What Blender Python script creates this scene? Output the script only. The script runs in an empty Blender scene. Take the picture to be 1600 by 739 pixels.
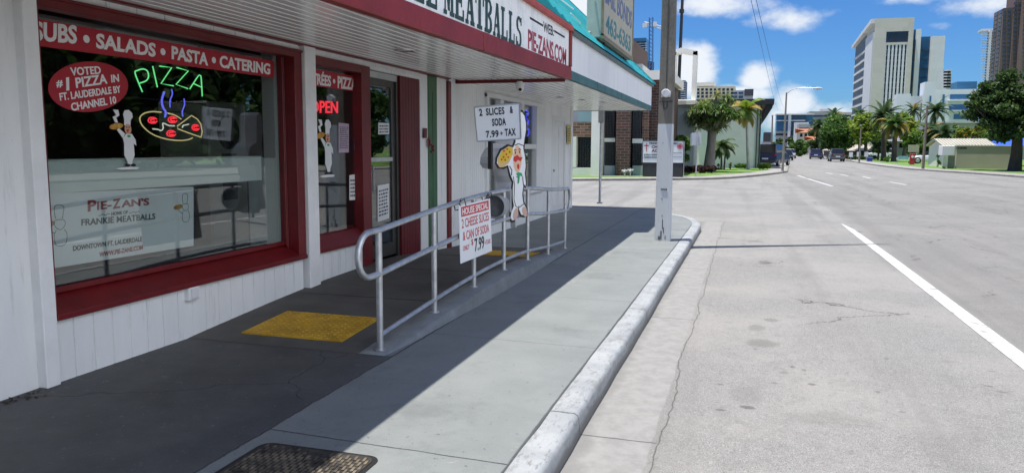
import bpy, math, random
import numpy as np
from mathutils import Vector, Matrix
random.seed(7); RNG = np.random.default_rng(7)
S = bpy.context.scene
COL = S.collection

# ------------------------------------------------------------------ camera
F, CX, CY, CAMH = 1200., 800., 369.5, 1.55
def cam_axes(vpx=1165., vpy=231., roll=0.3):
    r = math.radians(roll); c, s = math.cos(r), math.sin(r)
    dx, dy = vpx-CX, -(vpy-CY)
    ux, uy = c*dx-s*dy, s*dx+c*dy
    p = math.atan(uy/F); psi = math.atan(ux*math.cos(p)/F)
    fw = np.array([-math.sin(psi)*math.cos(p), math.cos(psi)*math.cos(p), -math.sin(p)])
    rt = np.array([math.cos(psi), math.sin(psi), 0.]); up = np.cross(rt, fw)
    M = np.array([[c,-s,0],[s,c,0],[0,0,1]])
    return M.T @ np.stack([rt, up, fw])
RC = cam_axes()
OC = np.array([0, 0, CAMH])
def ray(x, y): return RC.T @ np.array([x-CX, -(y-CY), F])
def oX(x, y, X):
    d = ray(x, y); return Vector(OC + d*(X/d[0]))
def oY(x, y, Y):
    d = ray(x, y); return Vector(OC + d*(Y/d[1]))
def oZ(x, y, Z):
    d = ray(x, y); return Vector(OC + d*((Z-CAMH)/d[2]))
cd = bpy.data.cameras.new('camera'); cam = bpy.data.objects.new('camera', cd); COL.objects.link(cam)
cd.sensor_fit = 'HORIZONTAL'; cd.sensor_width = 36; cd.lens = F/1600*36
cd.clip_start = .05; cd.clip_end = 6000
m = Matrix.Identity(4)
for i in range(3):
    m[i][0], m[i][1], m[i][2], m[i][3] = RC[0][i], RC[1][i], -RC[2][i], OC[i]
cam.matrix_world = m
S.camera = cam

# ------------------------------------------------------------------ world, sun, exposure
SUNV = Vector((.165, .08, -1)).normalized()
W = bpy.data.worlds.new('World'); S.world = W; W.use_nodes = True
nt = W.node_tree; nt.nodes.clear()
def wn(t, **k):
    n = nt.nodes.new(t)
    for a, b in k.items(): setattr(n, a, b)
    return n
def wl(a, b): nt.links.new(a, b)
def wmath(op, a, b=None, c=None):
    n = wn('ShaderNodeMath', operation=op)
    for i, v in enumerate((a, b, c)):
        if v is None: continue
        if isinstance(v, (int, float)): n.inputs[i].default_value = v
        else: wl(v, n.inputs[i])
    return n.outputs[0]
out = wn('ShaderNodeOutputWorld'); bg = wn('ShaderNodeBackground')
sky = wn('ShaderNodeTexSky', sky_type='NISHITA', sun_disc=False)
sky.sun_elevation = math.asin(-SUNV.z); sky.sun_rotation = math.atan2(-SUNV.x, -SUNV.y)
sky.air_density = 1.0; sky.dust_density = .4; sky.ozone_density = 3.0
hs = wn('ShaderNodeHueSaturation'); hs.inputs['Saturation'].default_value = 1.05
wl(sky.outputs[0], hs.inputs['Color'])
gm = wn('ShaderNodeMixRGB', blend_type='MULTIPLY'); gm.inputs[0].default_value = 1
gm.inputs[2].default_value = (.46, .86, 1.40, 1); wl(hs.outputs[0], gm.inputs[1])
tc = wn('ShaderNodeTexCoord')
no = wn('ShaderNodeTexNoise'); no.inputs['Scale'].default_value = 9; no.inputs['Detail'].default_value = 9; no.inputs['Roughness'].default_value = .62
mp = wn('ShaderNodeMapping'); mp.inputs['Scale'].default_value = (1, 1, 1.7)
wl(tc.outputs['Generated'], mp.inputs[0]); wl(mp.outputs[0], no.inputs['Vector'])
# cumulus banks: direction of each, angular half width and height, strength
BANKS = [(1182,122,.024,.022,.93),(1160,148,.048,.013,.9),(1238,166,.034,.027,.88),(1300,178,.05,.02,.75),(1225,185,.04,.02,.9),
         (1085,110,.03,.05,.9),(1100,75,.018,.02,.7),(1120,8,.07,.022,.75),(1225,30,.07,.018,.55),(1275,20,.04,.012,.55),(905,6,.03,.03,.95),
         (1380,60,.04,.012,.0),(1540,10,.06,.02,.55),(1320,195,.05,.012,.7),(1470,42,.02,.008,.45),(1410,0,.05,.01,.55)]
acc = None
for (px, py, w_, h_, st) in BANKS:
    d = Vector(ray(px, py)).normalized()
    az = Vector((d.y, -d.x, 0)).normalized(); el = d.cross(az)
    def dot(v):
        n = wn('ShaderNodeVectorMath', operation='DOT_PRODUCT'); wl(tc.outputs['Generated'], n.inputs[0]); n.inputs[1].default_value = v
        return n.outputs['Value']
    a = wmath('MULTIPLY', dot(az), 1/w_); b = wmath('MULTIPLY', dot(el), 1/h_)
    r2 = wmath('ADD', wmath('MULTIPLY', a, a), wmath('MULTIPLY', b, b))
    front = wmath('GREATER_THAN', dot(d), .5)
    g = wmath('MULTIPLY', wmath('MULTIPLY', wmath('POWER', 2.718, wmath('MULTIPLY', r2, -.8)), st), front)
    acc = g if acc is None else wmath('MAXIMUM', acc, g)
# noise that breaks up the added cloud bank outside the frame
n2 = wn('ShaderNodeTexNoise'); n2.inputs['Scale'].default_value = 2.6; n2.inputs['Detail'].default_value = 6
wl(mp.outputs[0], n2.inputs['Vector'])
tot = wmath('ADD', acc, wmath('MULTIPLY', wmath('SUBTRACT', no.outputs['Fac'], .5), 1.5))
mr = wn('ShaderNodeMapRange', interpolation_type='SMOOTHSTEP'); mr.inputs['From Min'].default_value = .36; mr.inputs['From Max'].default_value = .85
wl(tot, mr.inputs['Value'])
mx = wn('ShaderNodeMixRGB'); wl(mr.outputs[0], mx.inputs[0]); wl(gm.outputs[0], mx.inputs[1]); mx.inputs[2].default_value = (9.6, 10.1, 10.8, 1)
# added bright cloud bank, unseen right of the frame, to light the shaded walls
dd = wn('ShaderNodeVectorMath', operation='DOT_PRODUCT'); wl(tc.outputs['Generated'], dd.inputs[0]); dd.inputs[1].default_value = Vector((.93, -.2, .30)).normalized()
m1 = wn('ShaderNodeMapRange', interpolation_type='SMOOTHSTEP'); m1.inputs['From Min'].default_value = .58; m1.inputs['From Max'].default_value = .84; wl(dd.outputs['Value'], m1.inputs['Value'])
m2 = wn('ShaderNodeMapRange', interpolation_type='SMOOTHSTEP'); m2.inputs['From Min'].default_value = .36; m2.inputs['From Max'].default_value = .50; wl(n2.outputs['Fac'], m2.inputs['Value'])
mx2 = wn('ShaderNodeMixRGB'); wl(wmath('MULTIPLY', m1.outputs[0], m2.outputs[0]), mx2.inputs[0]); wl(mx.outputs[0], mx2.inputs[1]); mx2.inputs[2].default_value = (22, 23, 25, 1)
wl(mx2.outputs[0], bg.inputs[0]); bg.inputs[1].default_value = .06
wl(bg.outputs[0], out.inputs[0])
sl = bpy.data.lights.new('sun', 'SUN'); sun = bpy.data.objects.new('sun', sl); COL.objects.link(sun)
sl.energy = 5.0; sl.angle = math.radians(.53); sl.color = (1, .955, .89)
sun.rotation_euler = SUNV.to_track_quat('-Z', 'Y').to_euler()
S.view_settings.view_transform = 'Standard'; S.view_settings.look = 'None'
S.view_settings.exposure = .6; S.view_settings.gamma = 1
S.render.engine = 'CYCLES'
S.cycles.max_bounces = 8; S.cycles.transparent_max_bounces = 16

# ------------------------------------------------------------------ materials
MATS = {}
def mat(name, col=(.5,.5,.5), rough=.6, var=0., vscale=3., col2=None, bump=0., bscale=60., metal=0., spec=.5, emit=None, estr=1., trans=None, ramp=(.35,.68), detail=6, stretch=None):
    if name in MATS: return MATS[name]
    M = bpy.data.materials.new(name); M.use_nodes = True; MATS[name] = M
    n = M.node_tree; p = n.nodes['Principled BSDF']
    p.inputs['Base Color'].default_value = (*col, 1); p.inputs['Roughness'].default_value = rough
    p.inputs['Metallic'].default_value = metal; p.inputs['Specular IOR Level'].default_value = spec
    if emit: p.inputs['Emission Color'].default_value = (*emit, 1); p.inputs['Emission Strength'].default_value = estr
    t = n.nodes.new('ShaderNodeTexCoord'); vec = t.outputs['Object']
    if stretch:
        mpn = n.nodes.new('ShaderNodeMapping'); mpn.inputs['Scale'].default_value = stretch; n.links.new(vec, mpn.inputs[0]); vec = mpn.outputs[0]
    if var or col2:
        a = n.nodes.new('ShaderNodeTexNoise'); a.inputs['Scale'].default_value = vscale; a.inputs['Detail'].default_value = detail; a.inputs['Roughness'].default_value = .65
        n.links.new(vec, a.inputs['Vector'])
        r = n.nodes.new('ShaderNodeValToRGB'); n.links.new(a.outputs['Fac'], r.inputs[0])
        c2 = col2 or tuple(max(0, c*(1-var)) for c in col)
        r.color_ramp.elements[0].position = ramp[0]; r.color_ramp.elements[1].position = ramp[1]
        r.color_ramp.elements[0].color = (*c2, 1); r.color_ramp.elements[1].color = (*col, 1)
        n.links.new(r.outputs[0], p.inputs['Base Color'])
    if bump:
        b = n.nodes.new('ShaderNodeTexNoise'); b.inputs['Scale'].default_value = bscale; b.inputs['Detail'].default_value = 4
        n.links.new(vec, b.inputs['Vector'])
        bn = n.nodes.new('ShaderNodeBump'); bn.inputs['Strength'].default_value = bump; bn.inputs['Distance'].default_value = .01
        n.links.new(b.outputs['Fac'], bn.inputs['Height']); n.links.new(bn.outputs[0], p.inputs['Normal'])
    if trans:
        o = n.nodes['Material Output']; tl = n.nodes.new('ShaderNodeBsdfTranslucent'); tl.inputs[0].default_value = (*trans, 1)
        ms = n.nodes.new('ShaderNodeMixShader'); ms.inputs[0].default_value = .3
        n.links.new(p.outputs[0], ms.inputs[1]); n.links.new(tl.outputs[0], ms.inputs[2]); n.links.new(ms.outputs[0], o.inputs[0])
    return M
def weather(M, dark=(.30,.29,.27), chips=(.18,.17,.15), amt=.5):
    n = M.node_tree; p = n.nodes['Principled BSDF']; lk = p.inputs['Base Color'].links[0]; src = lk.from_socket
    g = n.nodes.new('ShaderNodeTexCoord')
    def layer(src, scale, stretch, lo, hi, fac, col):
        mp_ = n.nodes.new('ShaderNodeMapping'); mp_.inputs['Scale'].default_value = stretch; n.links.new(g.outputs['Object'], mp_.inputs[0])
        a = n.nodes.new('ShaderNodeTexNoise'); a.inputs['Scale'].default_value = scale; a.inputs['Detail'].default_value = 6; a.inputs['Roughness'].default_value = .7; n.links.new(mp_.outputs[0], a.inputs['Vector'])
        r = n.nodes.new('ShaderNodeMapRange'); r.interpolation_type = 'SMOOTHSTEP'; r.inputs[1].default_value = lo; r.inputs[2].default_value = hi; r.inputs[4].default_value = fac; n.links.new(a.outputs['Fac'], r.inputs[0])
        m = n.nodes.new('ShaderNodeMixRGB'); m.inputs[2].default_value = (*col, 1); n.links.new(r.outputs[0], m.inputs[0]); n.links.new(src, m.inputs[1]); return m.outputs[0]
    src = layer(src, 5, (1,3,.35), .56, .72, amt*.55, dark)
    src = layer(src, 45, (1,1,1), .685, .71, amt*1.4, chips)
    n.links.new(src, p.inputs['Base Color']); return M
def glass(name, tint=(.84,.88,.87), ior=1.9):
    M = bpy.data.materials.new(name); M.use_nodes = True; n = M.node_tree; n.nodes.clear()
    o = n.nodes.new('ShaderNodeOutputMaterial'); ms = n.nodes.new('ShaderNodeMixShader'); fr = n.nodes.new('ShaderNodeFresnel'); 
    ge = n.nodes.new('ShaderNodeNewGeometry'); mi = n.nodes.new('ShaderNodeMath'); mi.operation = 'MULTIPLY_ADD'
    mi.inputs[1].default_value = 1/ior-ior; mi.inputs[2].default_value = ior   # the same reflectance from both sides of the pane
    n.links.new(ge.outputs['Backfacing'], mi.inputs[0]); n.links.new(mi.outputs[0], fr.inputs[0])
    tr = n.nodes.new('ShaderNodeBsdfTransparent'); tr.inputs[0].default_value = (*tint, 1)
    gl = n.nodes.new('ShaderNodeBsdfGlossy'); gl.inputs['Roughness'].default_value = 0.01
    n.links.new(fr.outputs[0], ms.inputs[0]); n.links.new(tr.outputs[0], ms.inputs[1]); n.links.new(gl.outputs[0], ms.inputs[2]); n.links.new(ms.outputs[0], o.inputs[0])
    return M
WHITE = mat('white_siding', (.86,.865,.855), .55, .14, 1.4, bump=.25, bscale=35, stretch=(1,1,.25))
WHITE2 = mat('white_trim', (.86,.86,.85), .5, .12, 4, bump=.1)
SOFF = mat('soffit_vinyl', (.83,.83,.81), .2, .1, 1.2, stretch=(3,.3,1))
RED = mat('red_trim', (.165,.006,.009), .42, .35, 5, bump=.15, bscale=50)
REDP = mat('red_panel', (.13,.004,.007), .5, .3, 4)
SALMON = mat('faded_red', (.5,.09,.07), .6, .3, 4)
REDF = mat('red_fascia', (.27,.025,.022), .5, .3, 2.5, bump=.25, bscale=30)
GREEN = mat('green_board', (.06,.15,.07), .6, .3, 4, bump=.15)
TEAL = mat('teal_metal', (.03,.36,.385), .5, .22, 1.5, spec=.35)
TEALT = mat('teal_trim', (.07,.18,.19), .6, .35, 3, bump=.2)
BOARD = mat('weathered_sign_board', (.86,.87,.86), .6, col2=(.66,.69,.71), vscale=4, ramp=(.3,.5), bump=.35, bscale=20)
ALU = mat('aluminium', (.62,.63,.64), .34, .15, 8, metal=.9)
GALV = mat('galvanised_pipe', (.66,.67,.68), .42, .3, 9, metal=.75, bump=.1, bscale=80)
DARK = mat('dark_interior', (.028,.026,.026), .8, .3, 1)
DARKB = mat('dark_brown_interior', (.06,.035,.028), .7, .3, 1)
BLK = mat('black', (.012,.012,.012), .5)
PAPER = mat('paper', (.75,.76,.76), .7, .06, 2)
GLASS = glass('window_glass')
GLASSF = mat('far_glass', (.02,.05,.10), .12, .3, .15, spec=.8)
GLASSB = mat('far_blue_glass', (.045,.15,.30), .2, .4, .12, spec=.5)
GLASSD = mat('dark_glass', (.012,.014,.018), .08, spec=.6)

weather(WHITE); weather(WHITE2, amt=.35); weather(RED, (.07,.004,.005), (.34,.20,.19), .35); weather(REDF, (.10,.012,.01), (.45,.30,.28), .6); weather(BOARD, (.36,.42,.52), (.25,.27,.3), .8)
# ------------------------------------------------------------------ mesh helpers
class MB:
    def __init__(s): s.v = []; s.f = []; s.m = []
    def add(s, vs, fs, m=0):
        o = len(s.v); s.v += [tuple(v) for v in vs]; s.f += [tuple(i+o for i in f) for f in fs]; s.m += [m]*len(fs); return s
    def box(s, x0, x1, y0, y1, z0, z1, m=0):
        x0, x1 = min(x0,x1), max(x0,x1); y0, y1 = min(y0,y1), max(y0,y1); z0, z1 = min(z0,z1), max(z0,z1)
        return s.add([(x0,y0,z0),(x1,y0,z0),(x1,y1,z0),(x0,y1,z0),(x0,y0,z1),(x1,y0,z1),(x1,y1,z1),(x0,y1,z1)],
                     [(0,3,2,1),(4,5,6,7),(0,1,5,4),(1,2,6,5),(2,3,7,6),(3,0,4,7)], m)
    def obox(s, O, u, v, n, m=0):
        """box from corner O with edge vectors u, v, n"""
        O, u, v, n = map(Vector, (O, u, v, n))
        return s.add([O, O+u, O+u+v, O+v, O+n, O+u+n, O+u+v+n, O+v+n],
                     [(0,3,2,1),(4,5,6,7),(0,1,5,4),(1,2,6,5),(2,3,7,6),(3,0,4,7)], m)
    def prism(s, pts, n, m=0):
        """polygon pts (3D) extruded by vector n"""
        k = len(pts); n = Vector(n); P = [Vector(p) for p in pts]
        return s.add(P+[p+n for p in P], [tuple(range(k))[::-1], tuple(range(k, 2*k))]+[(i, (i+1)%k, k+(i+1)%k, k+i) for i in range(k)], m)
    def tube(s, path, r, k=10, m=0, closed=False):
        P = [Vector(p) for p in path]; R = r if isinstance(r, (list, tuple)) else [r]*len(P)
        n = len(P); vs = []; prev = None
        for i in range(n):
            if closed: t = (P[(i+1)%n]-P[i-1])
            else: t = P[min(i+1, n-1)]-P[max(i-1, 0)]
            t.normalize()
            if prev is None:
                a = Vector((0,0,1)) if abs(t.z) < .9 else Vector((1,0,0)); a = (a-t*a.dot(t)).normalized()
            else: a = (prev-t*prev.dot(t)).normalized()
            prev = a; b = t.cross(a)
            for j in range(k):
                q = 2*math.pi*j/k; vs.append(P[i]+(a*math.cos(q)+b*math.sin(q))*R[i])
        fs = []
        for i in range(n if closed else n-1):
            i2 = (i+1) % n
            for j in range(k): fs.append((i*k+j, i*k+(j+1)%k, i2*k+(j+1)%k, i2*k+j))
        if not closed: fs += [tuple(range(k))[::-1], tuple(range((n-1)*k, n*k))]
        return s.add(vs, fs, m)
    def lathe(s, prof, c=(0,0,0), axis='z', k=24, m=0):
        vs = []; c = Vector(c)
        for (r, h) in prof:
            for j in range(k):
                q = 2*math.pi*j/k; a, b = r*math.cos(q), r*math.sin(q)
                vs.append(c+Vector({'z': (a,b,h), 'x': (h,a,b), 'y': (b,h,a)}[axis]))
        fs = [(i*k+j, i*k+(j+1)%k, (i+1)*k+(j+1)%k, (i+1)*k+j) for i in range(len(prof)-1) for j in range(k)]
        return s.add(vs, fs, m)
    def build(s, name, mats, parent=None, smooth=False, bevel=0, seg=1):
        runs = getattr(s, 'runs', [])
        if len(runs) > 1 or (runs and runs[0][1]-runs[0][0] < len(s.f)):
            usedv, usedf = set(), set()
            for (f0, f1, v0, v1) in runs:
                k = MB(); k.v = s.v[v0:v1]; k.f = [tuple(i-v0 for i in f) for f in s.f[f0:f1]]; k.m = s.m[f0:f1]; last = k.build(name, mats, parent, smooth, bevel, seg); usedf |= set(range(f0, f1))
            rest = [i for i in range(len(s.f)) if i not in usedf]
            if rest:
                k = MB(); ids = sorted({v for i in rest for v in s.f[i]}); mp_ = {v: j for j, v in enumerate(ids)}
                k.v = [s.v[i] for i in ids]; k.f = [tuple(mp_[v] for v in s.f[i]) for i in rest]; k.m = [s.m[i] for i in rest]; last = k.build(name.replace('lettering', 'dots_and_rules'), mats, parent, smooth, bevel, seg)
            return last
        me = bpy.data.meshes.new(name); me.from_pydata(s.v, [], s.f)
        for q in (mats if isinstance(mats, (list, tuple)) else [mats]): me.materials.append(q)
        me.polygons.foreach_set('material_index', s.m)
        if smooth: me.polygons.foreach_set('use_smooth', [True]*len(s.f))
        me.update()
        o = bpy.data.objects.new(name, me); COL.objects.link(o)
        if parent: put(o, parent)
        if bevel:
            b = o.modifiers.new('bevel', 'BEVEL'); b.width = bevel; b.segments = seg; b.limit_method = 'ANGLE'; b.angle_limit = math.radians(40)
        if smooth:
            try: me.set_sharp_from_angle(angle=math.radians(42))
            except Exception: pass
        return o
def put(o, parent):
    o.parent = parent
    q = parent; off = Vector((0,0,0))
    while q: off += q.location; q = q.parent
    o.location = -off
def thing(name, label, cat, loc=(0,0,0), group=None):
    o = bpy.data.objects.new(name, None); o.empty_display_size = .2; COL.objects.link(o); o.location = loc
    return tag(o, label, cat, group)
def tag(o, label, cat, group=None):
    o['label'] = label; o['category'] = cat
    if group: o['group'] = group
    return o
def kind(o, k): o['kind'] = k; return o
def copy_thing(o, loc, label=None, rotz=0):
    r = o.copy(); COL.objects.link(r); r.location = loc; r.rotation_euler.z = rotz
    if label: r['label'] = label
    for ch in [c for c in COL.objects if c.parent == o]:
        c = ch.copy(); COL.objects.link(c); c.parent = r
        for g in [c2 for c2 in COL.objects if c2.parent == ch]:
            d = g.copy(); COL.objects.link(d); d.parent = c
    return r
FONT = bpy.data.fonts.load('<builtin>')
_tc = {}
def glyphs(s, bold, depth_ratio=.0, spacing=1.0):
    key = (s, bold, spacing)
    if key in _tc: return _tc[key]
    cu = bpy.data.curves.new('txt', 'FONT'); cu.body = s; cu.font = FONT; cu.size = 1; cu.offset = bold; cu.resolution_u = 3; cu.extrude = .5; cu.space_character = spacing
    o = bpy.data.objects.new('txt', cu); COL.objects.link(o); bpy.context.view_layer.update()
    me = bpy.data.meshes.new_from_object(o.evaluated_get(bpy.context.evaluated_depsgraph_get()))
    v = np.array([tuple(q.co) for q in me.vertices]); f = [tuple(p.vertices) for p in me.polygons]
    bpy.data.objects.remove(o); bpy.data.meshes.remove(me)
    v[:,0] -= v[:,0].min(); v[:,1] -= v[:,1].min()
    w, h = v[:,0].max(), v[:,1].max(); v[:,0] /= w; v[:,1] /= h; v[:,2] += .5
    _tc[key] = (v, f); return _tc[key]
def text(mb, s, O, u, v, n, bold=.012, m=0, spacing=1.0):
    """fill the parallelogram O, u, v with the string s; n = thickness vector"""
    V, Fc = glyphs(s, bold, spacing=spacing); O, u, v, n = map(Vector, (O, u, v, n))
    if not hasattr(mb, 'runs'): mb.runs = []
    f0, v0 = len(mb.f), len(mb.v); mb.add([O+u*a+v*b+n*c for a, b, c in V], Fc, m); mb.runs.append((f0, len(mb.f), v0, len(mb.v))); return mb
def textX(mb, s, bl, br, tl, X, th=.002, **k):
    """text on the plane x = X, corners given as bottom-left, bottom-right, top-left"""
    a, b, c = oX(*bl, X), oX(*br, X), oX(*tl, X)
    return text(mb, s, a, b-a, c-a, (th,0,0), **k)

# ------------------------------------------------------------------ ground
def shader_ground(name, build):
    M = bpy.data.materials.new(name); M.use_nodes = True; n = M.node_tree
    p = n.nodes['Principled BSDF']; g = n.nodes.new('ShaderNodeNewGeometry'); pos = g.outputs['Position']
    class H:
        def nd(s, t, **k):
            q = n.nodes.new(t)
            for a, b in k.items(): setattr(q, a, b)
            return q
        def link(s, a, b): n.links.new(a, b)
        def math(s, op, *args):
            q = n.nodes.new('ShaderNodeMath'); q.operation = op
            for i, v in enumerate(args):
                if isinstance(v, (int, float)): q.inputs[i].default_value = v
                else: n.links.new(v, q.inputs[i])
            return q.outputs[0]
        def noise(s, scale, detail=5, rough=.6, vec=None, col=False):
            q = n.nodes.new('ShaderNodeTexNoise'); q.inputs['Scale'].default_value = scale; q.inputs['Detail'].default_value = detail; q.inputs['Roughness'].default_value = rough
            n.links.new(vec or pos, q.inputs['Vector']); return q.outputs['Color' if col else 'Fac']
        def ramp(s, v, a, b, x=0., y=1.):
            q = n.nodes.new('ShaderNodeMapRange'); q.interpolation_type = 'SMOOTHSTEP'
            for i, val in enumerate((a, b, x, y)): q.inputs[i+1].default_value = val
            n.links.new(v, q.inputs[0]); return q.outputs[0]
        def mix(s, f, a, b):
            q = n.nodes.new('ShaderNodeMixRGB')
            for i, v in enumerate((f, a, b)):
                if isinstance(v, tuple): q.inputs[i].default_value = (*v, 1)
                elif isinstance(v, (int, float)): q.inputs[i].default_value = v
                else: n.links.new(v, q.inputs[i])
            return q.outputs[0]
        def sep(s):
            q = n.nodes.new('ShaderNodeSeparateXYZ'); n.links.new(pos, q.inputs[0]); return q.outputs
        def spot(s, x, y, rx, ry, soft=.5, wob=.35):
            xyz = s.sep(); w = s.math('MULTIPLY', s.math('SUBTRACT', s.noise(14/max(rx, .15)*.15), .5), wob*2)
            a = s.math('DIVIDE', s.math('SUBTRACT', xyz[0], x), rx); b = s.math('DIVIDE', s.math('SUBTRACT', xyz[1], y), ry)
            d = s.math('ADD', s.math('SQRT', s.math('ADD', s.math('MULTIPLY', a, a), s.math('MULTIPLY', b, b))), w)
            return s.ramp(d, 1-soft, 1, 1, 0)
    h = H(); h.p = p; h.pos = pos; build(h)
    return M
def road_shader(h):
    x, y, z = h.sep()
    agg = h.noise(170, 2, .6); agg2 = h.noise(60, 3, .7); big = h.noise(.5, 6, .65); mid = h.noise(4.5, 5, .65)
    c = h.mix(h.ramp(agg, .36, .64), (.125,.123,.117), (.31,.306,.295))
    grit = h.noise(75, 2, .75); c = h.mix(h.ramp(grit, .55, .68, 0, .75), c, (.085,.083,.078)); c = h.mix(h.ramp(h.noise(95, 2, .7), .58, .7, 0, .7), c, (.42,.415,.40))
    c = h.mix(h.math('MULTIPLY', h.ramp(agg2, .42, .66), .35), c, (.15,.147,.14))
    c = h.mix(h.ramp(big, .4, .62, 0, .42), c, (.30,.288,.268))
    c = h.mix(h.ramp(mid, .52, .72, 0, .3), c, (.135,.132,.125))
    # right lanes darker and older, across the white line
    c = h.mix(h.math('MULTIPLY', h.ramp(x, 2.2, 2.35), h.ramp(y, 26, 60, .32, 0)), c, (.14,.134,.125))
    c = h.mix(h.ramp(h.noise(27, 4, .8), .54, .68, 0, .5), c, (.10,.098,.092)); c = h.mix(h.ramp(h.noise(22, 4, .8), .57, .7, 0, .4), c, (.38,.375,.36))
    stv = h.nd('ShaderNodeMapping'); stv.inputs['Scale'].default_value = (1.3, .06, 1); h.link(h.pos, stv.inputs[0])
    c = h.mix(h.ramp(h.noise(1., 5, .6, stv.outputs[0]), .48, .66, 0, .38), c, (.13,.127,.12))
    c = h.mix(h.ramp(h.noise(13, 6, .75), .60, .72, 0, .35), c, (.11,.108,.10))
    # gutter pan
    g = h.math('MULTIPLY', h.ramp(h.math('ADD', x, h.math('MULTIPLY', h.noise(6, 3), .05)), -.43, -.415, 1, 0), h.ramp(y, 17.9, 18.1, 1, 0))
    gc = h.mix(h.ramp(h.noise(9, 6, .7), .35, .65), (.215,.213,.205), (.262,.258,.248))
    gc = h.mix(h.ramp(h.math('ADD', x, h.math('MULTIPLY', h.noise(3.5, 4), .25)), -.72, -.62, .75, 0), gc, (.175,.171,.163))
    c = h.mix(g, c, gc)
    # cracks: gutter seam and wandering hairlines
    wob = h.math('MULTIPLY', h.math('SUBTRACT', h.noise(1.1, 10, .62), .5), .17)
    d = h.math('ABSOLUTE', h.math('ADD', h.math('ADD', x, .415), wob))
    seam = h.math('MULTIPLY', h.ramp(d, .0005, .0065, .7, 0), h.ramp(y, 18.2, 18.6, 1, 0))
    dn = h.nd('ShaderNodeVectorMath', operation='ADD'); nn = h.nd('ShaderNodeVectorMath', operation='SCALE'); nn.inputs['Scale'].default_value = .55
    h.link(h.noise(1.6, 5, .7, col=True), nn.inputs[0]); h.link(h.pos, dn.inputs[0]); h.link(nn.outputs[0], dn.inputs[1])
    vo = h.nd('ShaderNodeTexVoronoi', feature='DISTANCE_TO_EDGE'); vo.inputs['Scale'].default_value = .42; h.link(dn.outputs[0], vo.inputs['Vector'])
    hair = h.math('MULTIPLY', h.ramp(vo.outputs['Distance'], .0015, .0065, 1, 0), h.ramp(h.noise(.33, 2), .5, .6))
    hair = h.math('MULTIPLY', hair, h.ramp(x, -.2, .4, 0, .8))
    v2 = h.nd('ShaderNodeTexVoronoi', feature='DISTANCE_TO_EDGE'); v2.inputs['Scale'].default_value = .95; h.link(dn.outputs[0], v2.inputs['Vector'])
    net = h.math('MULTIPLY', h.ramp(v2.outputs['Distance'], .002, .012, .75, 0), h.math('MULTIPLY', h.ramp(h.noise(.55, 3), .47, .56), h.ramp(x, 2.3, 2.6)))
    cr = h.math('MAXIMUM', h.math('MAXIMUM', seam, hair), net)
    for (jy) in (4.29, 7.6, 10.9, 14.3):
        dj = h.math('ABSOLUTE', h.math('ADD', h.math('SUBTRACT', y, jy), h.math('MULTIPLY', wob, .4)))
        cr = h.math('MAXIMUM', cr, h.math('MULTIPLY', h.ramp(dj, .003, .009, .85, 0), h.math('MULTIPLY', h.ramp(x, -.43, -.41, 1, 0), 1.)))
    c = h.mix(cr, c, (.05,.046,.04))
    # oil stains
    st = None
    for (px, py, rx, ry, k) in ((1168,636,.075,.05,.9),(1126,640,.05,.03,.8),(1125,600,.035,.03,.7),(1190,536,.2,.22,.5),(1182,512,.12,.2,.42),(1205,500,.1,.12,.5),(1195,410,.14,.3,.6),
            (1268,600,.04,.04,.8),(1238,573,.03,.05,.7),(1256,578,.03,.05,.6),(1180,545,.03,.05,.6),(1545,603,.05,.035,.75),(1566,612,.05,.03,.6),(1550,580,.04,.03,.5),
            (1210,598,.04,.04,.6),(1225,582,.05,.06,.4),(1385,560,.03,.05,.5),(1372,612,.03,.04,.6),(1409,643,.03,.03,.55),(1180,377,.25,.12,.45),(1130,372,.2,.2,.4),(1165,615,.18,.3,.25),(1300,655,.4,.2,.2)):
        q = oZ(px, py, -.13); s = h.math('MULTIPLY', h.spot(q.x, q.y, rx*.85, ry*.85), k*.72)
        st = s if st is None else h.math('MAXIMUM', st, s)
    c = h.mix(st, c, (.06,.056,.05))
    h.link(c, h.p.inputs['Base Color']); h.p.inputs['Roughness'].default_value = .85; h.p.inputs['Specular IOR Level'].default_value = .25
    b = h.nd('ShaderNodeBump'); b.inputs['Strength'].default_value = .55; b.inputs['Distance'].default_value = .006
    h.link(h.math('SUBTRACT', h.noise(190, 3, .7), h.math('MULTIPLY', cr, 1.5)), b.inputs['Height']); h.link(b.outputs[0], h.p.inputs['Normal'])
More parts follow.
